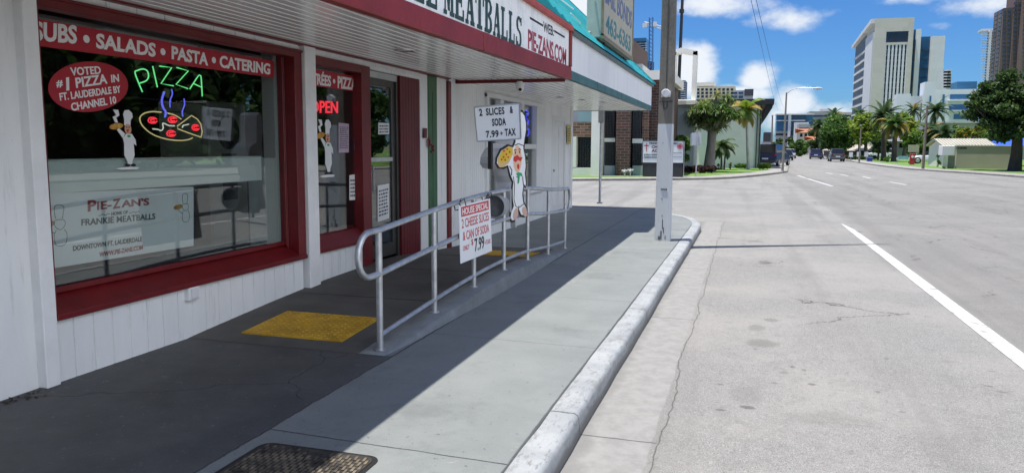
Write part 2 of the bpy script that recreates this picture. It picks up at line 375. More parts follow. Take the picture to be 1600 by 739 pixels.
def walk_shader(h):
    x, y, z = h.sep()
    c = h.mix(h.ramp(h.noise(1.3, 6, .7), .3, .7), (.165,.18,.176), (.205,.22,.215))
    c = h.mix(h.ramp(h.noise(120, 3, .6), .35, .7, 0, .3), c, (.14,.15,.15))
    c = h.mix(h.ramp(h.noise(7, 6, .75), .62, .72, 0, .55), c, (.27,.27,.26))
    c = h.mix(h.ramp(h.noise(3, 6, .7), .6, .75, 0, .4), c, (.115,.12,.12))
    wob = h.math('MULTIPLY', h.math('SUBTRACT', h.noise(5, 6, .75), .5), .05)
    # inner strip by the building, canopy shade darkened into its colour
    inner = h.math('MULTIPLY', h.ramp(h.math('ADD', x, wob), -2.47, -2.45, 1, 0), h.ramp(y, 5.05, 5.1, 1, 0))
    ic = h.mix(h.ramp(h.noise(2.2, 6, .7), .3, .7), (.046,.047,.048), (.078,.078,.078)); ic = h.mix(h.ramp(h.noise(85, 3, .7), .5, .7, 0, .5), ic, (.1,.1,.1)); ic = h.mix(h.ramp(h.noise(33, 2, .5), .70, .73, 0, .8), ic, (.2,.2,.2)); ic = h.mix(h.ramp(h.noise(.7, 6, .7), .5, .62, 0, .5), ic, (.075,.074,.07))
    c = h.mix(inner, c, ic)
    cr = h.ramp(h.math('ABSOLUTE', h.math('ADD', h.math('ADD', x, 2.455), wob)), .003, .012, 1, 0)
    for jy in (3.42, 5.72, 7.6, 9.45, 11.6, 13.6, 15.7, 17.6):
        dj = h.math('ABSOLUTE', h.math('ADD', h.math('ADD', h.math('SUBTRACT', y, jy), h.math('MULTIPLY', x, .04)), h.math('MULTIPLY', wob, .5)))
        k = 1. if jy < 4 or jy > 10 else .55
        cr = h.math('MAXIMUM', cr, h.math('MULTIPLY', h.ramp(dj, .002, .009, k, 0), h.ramp(x, -2.47, -2.45) if jy < 10 else 1.))
    cr = h.math('MAXIMUM', cr, h.ramp(h.math('ABSOLUTE', h.math('ADD', h.math('ADD', x, 3.35), wob)), .002, .01, 1, 0)) if False else cr
    dn = h.nd('ShaderNodeVectorMath', operation='ADD'); nn = h.nd('ShaderNodeVectorMath', operation='SCALE'); nn.inputs['Scale'].default_value = .5
    h.link(h.noise(1.2, 4, .6, col=True), nn.inputs[0]); h.link(h.pos, dn.inputs[0]); h.link(nn.outputs[0], dn.inputs[1])
    vo = h.nd('ShaderNodeTexVoronoi', feature='DISTANCE_TO_EDGE'); vo.inputs['Scale'].default_value = .62; h.link(dn.outputs[0], vo.inputs['Vector'])
    hair = h.math('MULTIPLY', h.ramp(vo.outputs['Distance'], .002, .006, .8, 0), h.math('MULTIPLY', h.ramp(x, -2.6, -2.5, 1, 0), h.ramp(y, 5, 5.1, 1, 0)))
    cr = h.math('MAXIMUM', cr, hair)
    kd = h.math('ABSOLUTE', h.math('SUBTRACT', h.math('ADD', x, 1.052), h.math('MULTIPLY', h.math('MAXIMUM', h.math('SUBTRACT', y, 4), 0.), .006)))
    cr = h.math('MAXIMUM', cr, h.math('MULTIPLY', h.ramp(h.math('ADD', kd, h.math('MULTIPLY', wob, .3)), .004, .016, .85, 0), h.ramp(y, 15.6, 15.9, 1, 0)))
    c = h.mix(cr, c, (.03,.032,.033))
    c = h.mix(h.ramp(h.noise(.9, 7, .75), .52, .66, 0, .45), c, (.10,.107,.108)); c = h.mix(h.ramp(h.noise(11, 7, .8), .58, .68, 0, .4), c, (.25,.255,.25))
    # chipped paint specks and worn bare patches
    c = h.mix(h.math('MULTIPLY', h.ramp(h.noise(27, 2, .5), .69, .71), .8), c, (.075,.075,.075))
    for (px, py, rx, ry, k) in ((910,412,.25,.35,.6),(880,440,.18,.2,.5),(940,395,.2,.4,.5),(800,700,.06,.04,.5),(760,597,.04,.03,.7),(705,720,.05,.03,.6)):
        q = oZ(px, py, 0); c = h.mix(h.math('MULTIPLY', h.math('MULTIPLY', h.spot(q.x, q.y, rx, ry), k), h.ramp(h.noise(16, 4), .48, .55)), c, (.28,.265,.24))
    h.link(c, h.p.inputs['Base Color']); h.p.inputs['Roughness'].default_value = .62
    b = h.nd('ShaderNodeBump'); b.inputs['Strength'].default_value = .4; b.inputs['Distance'].default_value = .008
    h.link(h.math('SUBTRACT', h.math('ADD', h.noise(90, 4), h.noise(2, 4)), h.math('MULTIPLY', cr, 2.)), b.inputs['Height']); h.link(b.outputs[0], h.p.inputs['Normal'])
def grass_shader(h):
    c = h.mix(h.ramp(h.noise(1.1, 6, .7), .3, .7), (.085,.17,.03), (.16,.28,.05))
    c = h.mix(h.ramp(h.noise(.4, 5, .7), .55, .7, 0, .6), c, (.2,.2,.08))
    c = h.mix(h.ramp(h.noise(60, 3), .4, .7, 0, .5), c, (.03,.07,.012))
    h.link(c, h.p.inputs['Base Color']); h.p.inputs['Roughness'].default_value = .9
ROAD = shader_ground('road_surface', road_shader)
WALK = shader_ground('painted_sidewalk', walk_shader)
GRASS = shader_ground('lawn', grass_shader)
CONC = mat('concrete', (.27,.262,.245), .8, .35, 3, bump=.3, bscale=70)
CONCL = mat('pale_concrete', (.31,.30,.275), .8, .25, 1.5)
def kerb_shader(h):
    x, y, z = h.sep()
    st = h.nd('ShaderNodeMapping'); st.inputs['Scale'].default_value = (1, .35, 1); h.link(h.pos, st.inputs[0]); sv = st.outputs[0]
    c = h.mix(h.ramp(h.noise(3, 5, .6), .3, .7), (.25,.265,.275), (.345,.36,.365))
    c = h.mix(h.ramp(h.noise(26, 6, .8, sv), .54, .62, 0, .8), c, (.17,.17,.165))
    c = h.mix(h.ramp(h.noise(60, 4, .7), .64, .70, 0, .7), c, (.11,.11,.105))
    c = h.mix(h.ramp(h.noise(6, 7, .75, sv), .52, .64, 0, .6), c, (.19,.19,.185))
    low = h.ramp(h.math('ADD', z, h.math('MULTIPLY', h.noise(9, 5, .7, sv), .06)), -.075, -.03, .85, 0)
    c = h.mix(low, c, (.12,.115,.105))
    seam = h.math('ABSOLUTE', h.math('SUBTRACT', h.math('FRACT', h.math('DIVIDE', h.math('ADD', y, h.math('MULTIPLY', h.noise(7, 4), .06)), 3.05)), .41))
    c = h.mix(h.ramp(seam, .0012, .0035, .85, 0), c, (.05,.05,.048))
    h.link(c, h.p.inputs['Base Color']); h.p.inputs['Roughness'].default_value = .6
    b = h.nd('ShaderNodeBump'); b.inputs['Strength'].default_value = .5; b.inputs['Distance'].default_value = .01
    h.link(h.math('ADD', h.noise(45, 5, .7), h.noise(9, 4)), b.inputs['Height']); h.link(b.outputs[0], h.p.inputs['Normal'])
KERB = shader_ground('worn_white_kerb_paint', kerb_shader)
RAMP = mat('ramp_concrete', (.105,.098,.088), .8, .35, 2.5, bump=.3, bscale=90)
RAMPE = mat('painted_ramp_edge', (.21,.225,.23), .7, .3, 4, bump=.3, bscale=50)
PAINT = mat('road_paint', (.50,.50,.49), .6, col2=(.27,.265,.255), vscale=7, ramp=(.37,.47), bump=.3, bscale=150)

def poly_obj(name, pts, z, M, k='structure'):
    b = MB(); b.add([(x, y, z) for x, y in pts], [tuple(range(len(pts)))]); return kind(b.build(name, M), k)
def slab(name, pts, z0, z1, M):
    b = MB(); b.prism([(x, y, z0) for x, y in pts], (0,0,z1-z0)); return kind(b.build(name, M), 'structure')
poly_obj('ground', [(-3000,-600),(3000,-600),(3000,5000),(-3000,5000)], -.2, mat('far_ground', (.16,.18,.10), .9, .4, .02))
poly_obj('road', [(-120,-40),(120,-40),(120,700),(-120,700)], -.13, ROAD)

# sidewalk of the shop with a rounded corner, then its kerb
kl = []   # kerb centre line
for y in (-14, -8, -4, -1, 1, 2.5, 4, 5.5, 7, 8.5, 10, 11.5, 13, 14.5, 15.8): kl.append((-.96+.006*max(0, y-4), y))
cxk, cyk, rk = -3.0, 15.8, 2.09
for i in range(1, 9):
    a = math.radians(i*11.25*.98); kl.append((cxk+rk*math.cos(a)+.02, cyk+rk*1.55*math.sin(a)))
kl += [(-5, 19.35), (-9, 19.6), (-40, 20)]
def offset(line, d):
    o = []
    for i in range(len(line)):
        a = Vector(line[max(i-1,0)]); b = Vector(line[min(i+1,len(line)-1)]); t = (b-a).normalized()
        o.append((line[i][0]-t.y*d, line[i][1]+t.x*d))
    return o
inner = offset(kl, .085)
def outer_smooth():
    pass
walk = [(-12,-14)]+inner+[(-40,-14)]
walk = inner+[(-40, -14)]
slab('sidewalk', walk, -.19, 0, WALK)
def kerb(name, line, prof, M, wob=0.):
    """prof: list of (offset left of line, z)"""
    # densify
    L = []
    for i in range(len(line)-1):
        a, b = Vector(line[i]), Vector(line[i+1]); n = max(1, int((b-a).length/.35)) if (b-a).length < 8 else 6
        for j in range(n): L.append(tuple(a.lerp(b, j/n)))
    L.append(line[-1]); mb = MB(); vs = []; rows = [offset(L, d) for d, z in prof]; k = len(prof)
    for i in range(len(L)):
        w1, w2 = random.uniform(-wob, wob), random.uniform(-wob, wob)
        for q, (d, z) in enumerate(prof):
            edge = 0 < q < k-1
            vs.append((rows[q][i][0]+(w1 if edge else 0), rows[q][i][1], z+(w2 if edge else 0)))
    fs = [(i*k+q, i*k+q+1, (i+1)*k+q+1, (i+1)*k+q) for i in range(len(L)-1) for q in range(k-1)]
    mb.add(vs, fs); return kind(mb.build(name, M, smooth=True), 'structure')
kerb('kerb', kl, [(-.098,-.17),(-.096,-.12),(-.086,-.03),(-.078,-.010),(-.060,.003),(-.02,.006),(.083,.004),(.083,-.05)], KERB, .004)

# block beyond the side street: kerb, pavement, grass
fk = [(-60,21+8),(-20,32.3),(-8.17,37.4),(-5.1,39.2),(-2.6,41.0),(-1.5,42.1),(-.76,43.6),(-.1,45.4),(.9,48.6),(1.9,52.4),(2.75,56.5),(3.6,72),(6,118),(11,210),(26,500)]
slab('far_pavement', [(x, y) for x, y in fk]+[(-60,500)], -.19, -.005, CONCL)
kerb('far_kerb', fk, [(-.10,-.15),(-.10,-.03),(-.05,.004),(.05,.004),(.08,-.002)], CONC)
gl = offset(fk, 1.25)
poly_obj('church_lawn', gl[:12]+[(2.3,72),(-6,90),(-60,90)], .003, GRASS)
# block on the right
rk_ = [(60,500),(30,300),(17,180),(13.4,120),(12.5,96),(12.3,80),(12.7,68),(13.6,63),(14.75,58.8),(15.8,52.3),(17.2,45),(19,34),(20,20),(20.5,-30)]
slab('right_pavement', rk_+[(120,-30),(120,500)], -.19, -.005, CONCL)
kerb('right_kerb', rk_, [(-.10,-.15),(-.10,-.03),(-.05,.004),(.05,.004),(.08,-.002)], CONC)
rl = offset(rk_, 1.7)
poly_obj('right_lawn', [p for p in rl if p[1] > 50]+[(120,50),(120,500)], .003, GRASS)

# road markings
lm = MB()
lm.add([(2.12,-12,-.126),(2.27,-12,-.126),(2.27,12.6,-.126),(2.25,15.2,-.126),(2.23,17.2,-.126),(2.17,18.3,-.126),(2.11,18.5,-.126),(2.10,16,-.126)], [tuple(range(8))])
kind(lm.build('edge_line', PAINT), 'structure')
for (a, b) in (((1261,279),(1300,291)),((1391,284.5),(1416,289)),((1348,276),(1360,278.8)),((1313.5,272.8),(1325,275)),((1291,270),(1301,272)),((1246,274.2),(1259,278.2))):
    A, B = oZ(*a, -.126), oZ(*b, -.126); t = (A-B); t.z = 0; pz = Vector((-t.y, t.x, 0)).normalized()*.07
    q = MB(); q.add([A+pz, B+pz, B-pz, A-pz], [(0,1,2,3)]); kind(q.build('lane_line', PAINT), 'structure')

# raised entrance ramp with a curved concrete edge
ZR = [(4.6,0.0),(5.05,.0),(5.2,.012),(6.2,.075),(7.2,.125),(8.2,.145),(9.2,.125),(10.3,.05),(11.0,.012),(11.35,.003)]
def zr(y):
    if y <= ZR[0][0] or y >= ZR[-1][0]: return 0
    for (a, b), (c, d) in zip(ZR, ZR[1:]):
        if a <= y <= c: return b+(d-b)*(y-a)/(c-a)
ys = [5.05+.1*i for i in range(63)]
rt = thing('entrance_ramp', 'low concrete wheelchair ramp rising to the shop door along the railing', 'ramp', (-3.4, 8.2, 0))
b = MB(); e = MB(); vs = []; ve = []
for y in ys:
    h = zr(y)+.002; bul = .10*math.sin(max(0, min(1, (y-5.05)/6.2))*math.pi)
    vs += [(-4.3,y,h),(-2.72,y,h)]
    ve += [(-2.72,y,h+.001),(-2.52+bul*.4,y,h+.001),(-2.50+bul*.4,y,h-.012),(-2.49+bul*.6,y,-.01)]
b.add(vs, [(2*i, 2*i+1, 2*i+3, 2*i+2) for i in range(len(ys)-1)])
e.add(ve, [(4*i+q, 4*i+q+1, 4*i+q+5, 4*i+q+4) for i in range(len(ys)-1) for q in range(3)])
for yy in (6.6, 8.05, 9.5):
    b.box(-4.2,-2.73, yy, yy+.012, zr(yy)+.0025, zr(yy)+.0045, 1)
b.build('ramp_surface', [RAMP, BLK], rt); e.build('kerb_edge', RAMPE, rt, smooth=True)
YEL = mat('yellow_tactile', (.62,.35,.02), .6, .4, 6, bump=.1)
def tactile(x0, x1, y0, y1, label):
    q = MB(); zz = lambda y: zr(y)+.012
    q.add([(x0,y0,zz(y0)),(x1,y0,zz(y0)),(x1,y1,zz(y1)),(x0,y1,zz(y1)),(x0,y0,zz(y0)-.014),(x1,y0,zz(y0)-.014),(x1,y1,zz(y1)-.014),(x0,y1,zz(y1)-.014)], [(0,1,2,3),(0,4,5,1),(1,5,6,2),(2,6,7,3),(3,7,4,0)])
    nx, ny = int((x1-x0)/.055), int((y1-y0)/.055)
    for i in range(nx):
        for j in range(ny):
            cx_, cy_ = x0+(i+.5)*(x1-x0)/nx, y0+(j+.5)*(y1-y0)/ny; z = zz(cy_)
            k = 6; q.add([(cx_+.015*math.cos(a*math.pi/3), cy_+.015*math.sin(a*math.pi/3), z) for a in range(k)]+[(cx_+.009*math.cos(a*math.pi/3), cy_+.009*math.sin(a*math.pi/3), z+.006) for a in range(k)],
                         [tuple(range(k, 2*k))]+[(a, (a+1)%k, k+(a+1)%k, k+a) for a in range(k)])
    return tag(q.build('tactile_paving', YEL), label, 'tactile paving')
tactile(-3.9,-2.98, 5.26, 5.93, 'yellow studded tactile pad at the near foot of the ramp beside the first rail post')
tactile(-3.6,-2.75, 9.75, 10.5, 'yellow studded tactile pad at the far foot of the ramp behind the hanging price sign')

# utility cover set in the sidewalk
IRON = mat('cast_iron', (.10,.09,.075), .5, .5, 12, metal=.5, bump=.3, bscale=60, col2=(.03,.028,.026))
IRONT = mat('worn_iron_ribs', (.30,.25,.18), .45, metal=.5, col2=(.05,.045,.04), vscale=9, ramp=(.38,.6))
uc = thing('utility_cover', 'rusty cast iron ribbed utility cover set in the sidewalk by the bottom edge', 'utility cover', (-2.02, 3.1, 0))
def rrect(x0, x1, y0, y1, r, k=5):
    P = []
    for (cx_, cy_, a0) in ((x1-r,y1-r,0),(x0+r,y1-r,90),(x0+r,y0+r,180),(x1-r,y0+r,270)):
        for i in range(k+1):
            a = math.radians(a0+90*i/k); P.append((cx_+r*math.cos(a), cy_+r*math.sin(a)))
    return P
q = MB(); q.prism([(x,y,-.01) for x, y in rrect(-2.36,-1.68,2.72,3.35,.07)], (0,0,.014)); q.build('frame', BLK, uc)
q = MB(); q.prism([(x,y,0) for x, y in rrect(-2.335,-1.705,2.745,3.325,.055)], (0,0,.008)); q.build('lid', IRON, uc)
q = MB()
for i in range(26):
    x = -2.31+i*.0235
    for j in range(9):
        y = 2.765+j*.061+(.03 if i % 2 else 0)
        if y+.05 > 3.315 or (-2.06 < x < -1.98 and y > 3.2): continue
        q.obox((x, y, .007), (.012,.008,0), (-.008,.045,0), (0,0,.006))
q.build('rib_pattern', IRONT, uc)
# drifted leaves in the corner by the post
q = MB()
for i in range(60):
    a = Vector((-4.23+abs(random.gauss(0, .05)), 3.62-abs(random.gauss(0, .28)), .004+random.random()*.012)); t = random.random()*6.28; s = random.uniform(.008,.022)
    u = Vector((math.cos(t), math.sin(t), random.uniform(-.3,.3)))*s; v = Vector((-math.sin(t), math.cos(t), random.uniform(-.3,.3)))*s*.5
    q.add([a-u, a+v, a+u, a-v], [(0,1,2,3)])
kind(q.build('dry_leaf_litter', mat('dry_leaf', (.035,.022,.012), .8, .5, 30)), 'stuff')

# ------------------------------------------------------------------ pizza shop
XW = -4.25
shop = thing('pizza_shop', 'white board pizza shop with red framed windows and a long sign canopy', 'shop', (-6, 4, 0))
def siding(mb, x, y0, y1, z0, z1, step=.16, th=.1, m=0, g=.006):
    """grooved vertical boards facing +x"""
    n = max(1, round((y1-y0)/step)); w = (y1-y0)/n; P = [(x-th, y0)]
    for i in range(n):
        P += [(x, y0+i*w+(g if i else 0)), (x, y0+(i+1)*w-(g if i < n-1 else 0))]
        if i < n-1: P += [(x-.012, y0+(i+1)*w-g*.4), (x-.012, y0+(i+1)*w+g*.4)]
    P.append((x-th, y1))
    mb.prism([(a, c, z0) for a, c in P], (0,0,z1-z0), m)
GX = -4.41
Z_ = lambda p, X=XW: oX(*p, X).z
q = MB(); siding(q, -4.275, -9, 3.70, 0, 2.52, .3)
siding(q, XW, 3.80, 6.76, 0, .415); siding(q, XW, 7.01, 8.24, 0, .425)
q.box(-4.35, XW-.002, 3.80, 6.80, 2.44, 2.52); q.box(-4.35, XW-.002, 7.0, 9.75, 2.44, 2.52)
siding(q, XW, 9.74, 10.0, 0, 2.52, .26); siding(q, XW, 10.31, 10.70, 0, 2.52, .2)
q.build('board_wall', WHITE, shop)
for (y, ye) in ((3.82, 6.75), (7.02, 9.7)):
    q = MB()
    while y < ye: q.box(XW-.02, XW+.012, y+.004, min(y+.276, ye), 2.478, 2.522); y += .28
    q.build('white_lintel_course', WHITE2, shop)
q = MB(); q.box(-4.34, -4.20, 3.695, 3.80, 0, 2.53); q.build('corner_post', WHITE2, shop, bevel=.006)
q = MB(); q.box(-4.34, -4.19, 6.80, 7.0, 0, 2.53); q.build('corner_post', WHITE2, shop, bevel=.006)
q = MB(); q.box(-4.34, -4.235, 10.0, 10.31, 0, 2.52); q.box(-4.236,-4.228,10.14,10.15,0,2.3); q.build('green_stripe_board', GREEN, shop, bevel=.004)
q = MB(); q.box(-4.34, -4.215, 10.70, 10.82, 0, 2.50); q.build('red_divider_post', RED, shop, bevel=.005)
# red band where wall meets soffit
q = MB(); q.box(-4.30, -4.17, -9, 10.7, 2.522, 2.60); q.build('red_cornice', RED, shop, bevel=.006)
# window 1
w1 = MB()
w1.box(-4.34,-4.225, 3.80, 3.83, .42, 2.48)                  # left casing
w1.box(-4.34,-4.222, 6.66, 6.79, .42, 2.48)                  # right casing
w1.box(-4.50,-4.342, 6.655, 6.70, .50, 2.46)                  # right reveal
w1.box(-4.37,-4.345, 6.635, 6.655, .55, 2.44)
w1.box(-4.34,-4.2215, 3.80, 6.79, 2.40, 2.477); w1.box(-4.30,-4.205, 3.80, 6.79, 2.452, 2.474)
w1.prism([(-4.205,3.81,.415),(-4.205,3.81,.452),(-4.40,3.81,.56),(-4.43,3.81,.595),(-4.45,3.81,.595),(-4.45,3.81,.415)], (0,2.975,0))
w1.box(-4.40,-4.37, 3.9, 6.65, .56, .60)
w1.box(-4.42,-4.345, 3.9, 6.655, 2.43, 2.47)
f1 = w1.build('window_frame', RED, shop, bevel=.004)
q = MB(); q.box(GX-.004, GX+.004, 3.88, 6.645, .585, 2.44); q.build('glass', GLASS, f1)
# window 2 beside the door
w2 = MB()
w2.box(-4.33,-4.223, 7.01, 7.045, .43, 2.46); w2.box(-4.36,-4.222, 8.03, 8.24, .10, 2.46)
w2.box(-4.36,-4.2235, 7.01, 8.24, 2.37, 2.46)
w2.prism([(-4.205,7.02,.43),(-4.205,7.02,.47),(-4.30,7.02,.60),(-4.34,7.02,.605),(-4.34,7.02,.43)], (0,1.02,0))
w2.box(-4.375,-4.36, 7.01, 8.10, .58, .64)
f2 = w2.build('window_frame', RED, shop, bevel=.004)
GX2 = -4.34
q = MB(); q.box(GX2-.004, GX2+.004, 7.01, 8.05, .6, 2.4); q.build('glass', GLASS, f2)
# door
dr = MB()
YD0, YD1, XD = 8.245, 9.12, -4.30
for (a, b_) in ((YD0, YD0+.05), (YD1-.05, YD1)): dr.box(XD-.05, XD+.02, a, b_, zr(8.7), 2.44)
dr.box(XD-.05, XD+.018, YD0+.05, YD1-.05, 2.36, 2.44)
for (a, b_) in ((YD0+.055, YD0+.12), (YD1-.15, YD1-.055)): dr.box(XD-.045, XD-.005, a, b_, .16, 2.355)
dr.box(XD-.045, XD-.006, YD0+.12, YD1-.15, .16, .32); dr.box(XD-.045, XD-.006, YD0+.12, YD1-.15, 2.27, 2.355)
dr.box(XD-.03, XD+.0, YD0+.12, YD1-.15, 1.36, 1.405)
do = dr.build('door', mat('dark_bronze', (.10,.095,.09), .35, .2, 6, metal=.6), shop, bevel=.003)
q = MB(); q.box(XD-.02,XD+.024,YD0+.05,YD1-.05,2.355,2.43); q.build('top_rail', ALU, do); q = MB(); q.box(XD-.028,XD+.004,YD0+.12,YD1-.15,1.358,1.407); q.build('middle_rail', ALU, do)
q = MB(); q.box(XD-.03, XD-.022, YD0+.10, YD1-.12, .3, 2.3); q.build('glass', GLASS, do)
q = MB(); q.tube([(XD, YD0+.09, 1.0),(XD+.05, YD0+.09, 1.02),(XD+.05, YD0+.09, 1.3),(XD, YD0+.09, 1.32)], .012, 8); q.build('handle', ALU, do, smooth=True)
q = MB(); q.box(-4.34,-4.262,9.125,9.74,0,2.46); [q.box(-4.262,-4.257,9.128+i*.0875,9.128+i*.0875+.082,0,2.455) for i in range(7)]; q.build('red_side_panel', REDP, shop)
# canopy: slatted soffit, fascia, roof
ZS, XF, YE = 2.535, -2.5, 11.15
def soffit(mb, x0, x1, y0, y1, z, step=.1):
    n = round((x1-x0)/step); w = (x1-x0)/n; P = [(x0, z+.06)]
    for i in range(n):
        a = x0+i*w
        P += [(a, z), (a+w-.026, z), (a+w-.022, z+.013), (a+w-.004, z+.013)]
    P += [(x1, z), (x1, z+.06)]
    mb.prism([(c, y0, d) for c, d in P], (0, y1-y0, 0))
q = MB(); soffit(q, -4.17, -2.53, -9, YE-.06, ZS); q.build('canopy_soffit', SOFF, shop)
fz = lambda y: -.012*(YE-y)
q = MB()
for (x_, y0_, y1_) in ((-2.47,-9,7.22),(-2.466,7.235,YE)):
    q.prism([(-2.56,y0_,2.52+fz(y0_)),(x_,y0_,2.52+fz(y0_)),(x_-.004,y0_,2.70+fz(y0_)),(-2.56,y0_,2.70+fz(y0_))], (0,0,0)); k8 = len(q.v)
    for i_ in range(k8-4, k8): v_ = q.v[i_]; q.v[i_] = (v_[0], y1_, v_[2]-fz(y0_)+fz(y1_))
q.build('red_fascia_band', REDF, shop, bevel=.008)
q = MB(); q.box(-4.25, -2.56, YE-.075, YE-.0, 2.49, 2.56); q.build('red_end_beam', RED, shop, bevel=.004)
q = MB(); q.box(-2.56, -2.495, -9, YE-.05, 2.58, 3.20); q.build('sign_board', BOARD, shop)
q = MB(); q.box(-2.57, -2.462, YE-.095, YE+.002, 2.702, 3.20); q.build('red_end_trim', REDF, shop, bevel=.006)
q = MB(); q.box(-2.62, -2.44, -9, YE+.004, 3.20, 3.265); q.build('faded_top_trim', SALMON, shop, bevel=.006)
SHING = mat('grey_green_shingle', (.10,.125,.12), .9, .4, 6, bump=.6, bscale=25)
q = MB(); q.prism([(-2.46,-9,3.265),(-2.46,-9,3.285),(-3.9,-9,4.3),(-9,-9,4.35),(-9,-9,3.0),(-2.62,-9,3.0)], (0,9+YE-.02,0)); q.build('shingle_roof', SHING, shop)
# interior room
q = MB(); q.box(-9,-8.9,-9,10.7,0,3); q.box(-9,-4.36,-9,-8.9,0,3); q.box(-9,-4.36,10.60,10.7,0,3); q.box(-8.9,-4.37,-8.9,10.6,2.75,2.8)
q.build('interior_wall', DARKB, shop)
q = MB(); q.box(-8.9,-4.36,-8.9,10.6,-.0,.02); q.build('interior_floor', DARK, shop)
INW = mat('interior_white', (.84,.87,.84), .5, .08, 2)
q = MB(); a = oX(77,250,-4.46); c = oX(415,283,-4.46)
q.box(-4.60,-4.432,3.9,6.38,1.215,1.435); q.box(-4.62,-4.425,3.9,6.38,1.435,1.447); q.build('white_window_ledge', INW, shop, bevel=.006)
q = MB(); q.box(-4.56,-4.42,6.60,6.655,.55,2.45); q.box(-4.62,-4.425,6.42,6.60,.56,1.43); q.build('window_bay_side', mat('bay_grey', (.58,.6,.59), .5, .1, 2), shop, bevel=.005)
q = MB(); q.box(-4.9,-4.42,3.9,6.6,.54,.575); q.build('window_bay_floor', mat('bay_floor', (.07,.07,.066), .6, .2, 2), shop)
fr = thing('drinks_fridge', 'tall white fridge with a dark round logo inside the pizza shop', 'fridge', (-6.2, 7.8, 0))
q = MB(); q.box(-6.6,-5.9,7.5,8.2,.02,2.05); q.build('cabinet', mat('fridge_white', (.5,.5,.48), .4), fr, bevel=.02)
q = MB(); q.lathe([(0,.01),(.2,.01),(.2,0)], (-5.9,7.85,1.7), 'x', 28); q.box(-5.905,-5.892,7.72,7.98,.9,1.45); q.build('logo_panel', mat('fridge_logo', (.12,.12,.13), .5, .4, 20), fr)
lt = thing('ceiling_tube_light', 'lit white tube light on the dark shop ceiling', 'ceiling light', (-6.5, 7, 2.74))
q = MB(); q.box(-6.6,-6.4,6.6,8.0,2.70,2.745); q.build('housing', PAPER, lt)
q = MB(); q.tube([(-6.5,6.65,2.68),(-6.5,7.95,2.68)], .02, 8); q.build('tube', mat('tube_glow', (1,1,1), emit=(.95,1,.95), estr=3), lt)

# lettering stuck on the glass
SIGNR = mat('sign_red', (.42,.016,.03), .5, .12, 3)
LET = mat('letter_white', (.82,.82,.80), .5)
VX = GX+.0065
def stripe_sign(name, label, pts, X, cat='window sign'):
    t = thing(name, label, cat, oX(*pts[0], X)); q = MB()
    q.prism([oX(*p, X) for p in pts], (.0012,0,0)); q.build('red_strip', SIGNR, t); return t
t = stripe_sign('window_banner', 'long red strip lettered SUBS SALADS PASTA CATERING across the big window', [(50,71),(428,122),(428,96),(50,28)], VX)
q = MB()
for (s, a, c, d) in (('SUBS', (52,64),(120,69.5),(52,33)),('SALADS',(150,76),(243,90),(150,52)),('PASTA',(268,93),(325,103.5),(268,72)),('CATERING',(343,106),(422,117.5),(343,86.5))):
    textX(q, s, a, c, d, VX+.0015, bold=.035)
for p in ((135,61.5),(254.5,81.5),(334,94.5)):
    o = oX(*p, VX+.0014); q.lathe([(0,.0014),(.027,.0014),(.027,0)], o, 'x', 16)
q.build('lettering', LET, t)
t = thing('oval_sticker', 'red oval window sticker reading VOTED #1 PIZZA', 'window sign', oX(137,137,VX))
q = MB(); cL, cR, cT, cB = oX(75,138,VX), oX(200,134,VX), oX(137,98,VX), oX(137,177,VX); ce = (cL+cR)/2; u = (cR-cL)/2; v = (cT-cB)/2
q.prism([ce+u*math.cos(k*math.pi/24)+v*math.sin(k*math.pi/24) for k in range(48)], (.0012,0,0)); q.build('red_oval', SIGNR, t)
q = MB()
for (s, a, c, d) in (('VOTED',(111,119),(158,116),(109,106)),('#',(88,137.5),(98,137),(87.5,126)),('1',(103.5,142),(108,141.5),(103,121.5)),('PIZZA',(119,138),(168,131),(117,122)),('IN',(174,129.5),(186,128),(173,117.5)),('FT. LAUDERDALE BY',(94,158),(189,145),(92,146)),('CHANNEL 10',(112,174),(182,162),(110,161.5))):
    textX(q, s, a, c, d, VX+.0015, bold=.025)
q.build('lettering', LET, t)
# neon sign
NX = -4.46
c8 = lambda u, v: (200+u/4.62, 90+v/4.62)
def spline(pts, n=6, closed=False):
    P = [Vector(p) for p in pts]; out_ = []; m_ = len(P)
    for i in range(m_ if closed else m_-1):
        g = lambda j: P[j % m_] if closed else P[max(0, min(m_-1, j))]
        p0, p1, p2, p3 = g(i-1), g(i), g(i+1), g(i+2)
        for k in range(n):
            t_ = k/n; out_.append(.5*((2*p1)+(p2-p0)*t_+(2*p0-5*p1+4*p2-p3)*t_*t_+(3*p1-p0-3*p2+p3)*t_**3))
    if not closed: out_.append(P[-1])
    return out_
def neon(mb, uv, sharp=False, r=.0052, closed=False):
    P = [oX(*c8(*p), NX) for p in uv]
    mb.tube(P if sharp else spline(P, 6, closed), r, 6, closed=closed and not sharp)
ns = thing('neon_pizza_sign', 'glowing neon sign with green PIZZA lettering over a steaming pizza', 'neon sign', oX(*c8(300,300), NX))
q = MB()
neon(q, [(104,250),(52,118),(70,95),(110,85),(140,100),(148,140),(130,170),(86,186)]); neon(q, [(178,64),(212,216)], True)
neon(q, [(228,64),(316,74),(238,190),(328,206)], True); neon(q, [(352,74),(436,98),(346,196),(432,226)], True)
neon(q, [(446,228),(505,138),(520,132),(528,150),(536,282)]); neon(q, [(474,190),(530,216)], True)
q.build('green_tubing', mat('neon_green', (.2,.6,.25), emit=(.16,.85,.28), estr=.9), ns, smooth=True)
q = MB(); neon(q, [(240,396),(170,392),(110,408),(85,445),(110,500),(180,556),(280,590),(380,600),(440,592),(466,580)]); neon(q, [(285,402),(340,418),(384,446)])
neon(q, [(458,420),(356,496),(360,516),(440,546),(526,576),(536,540),(525,480),(500,445),(458,420)], True)
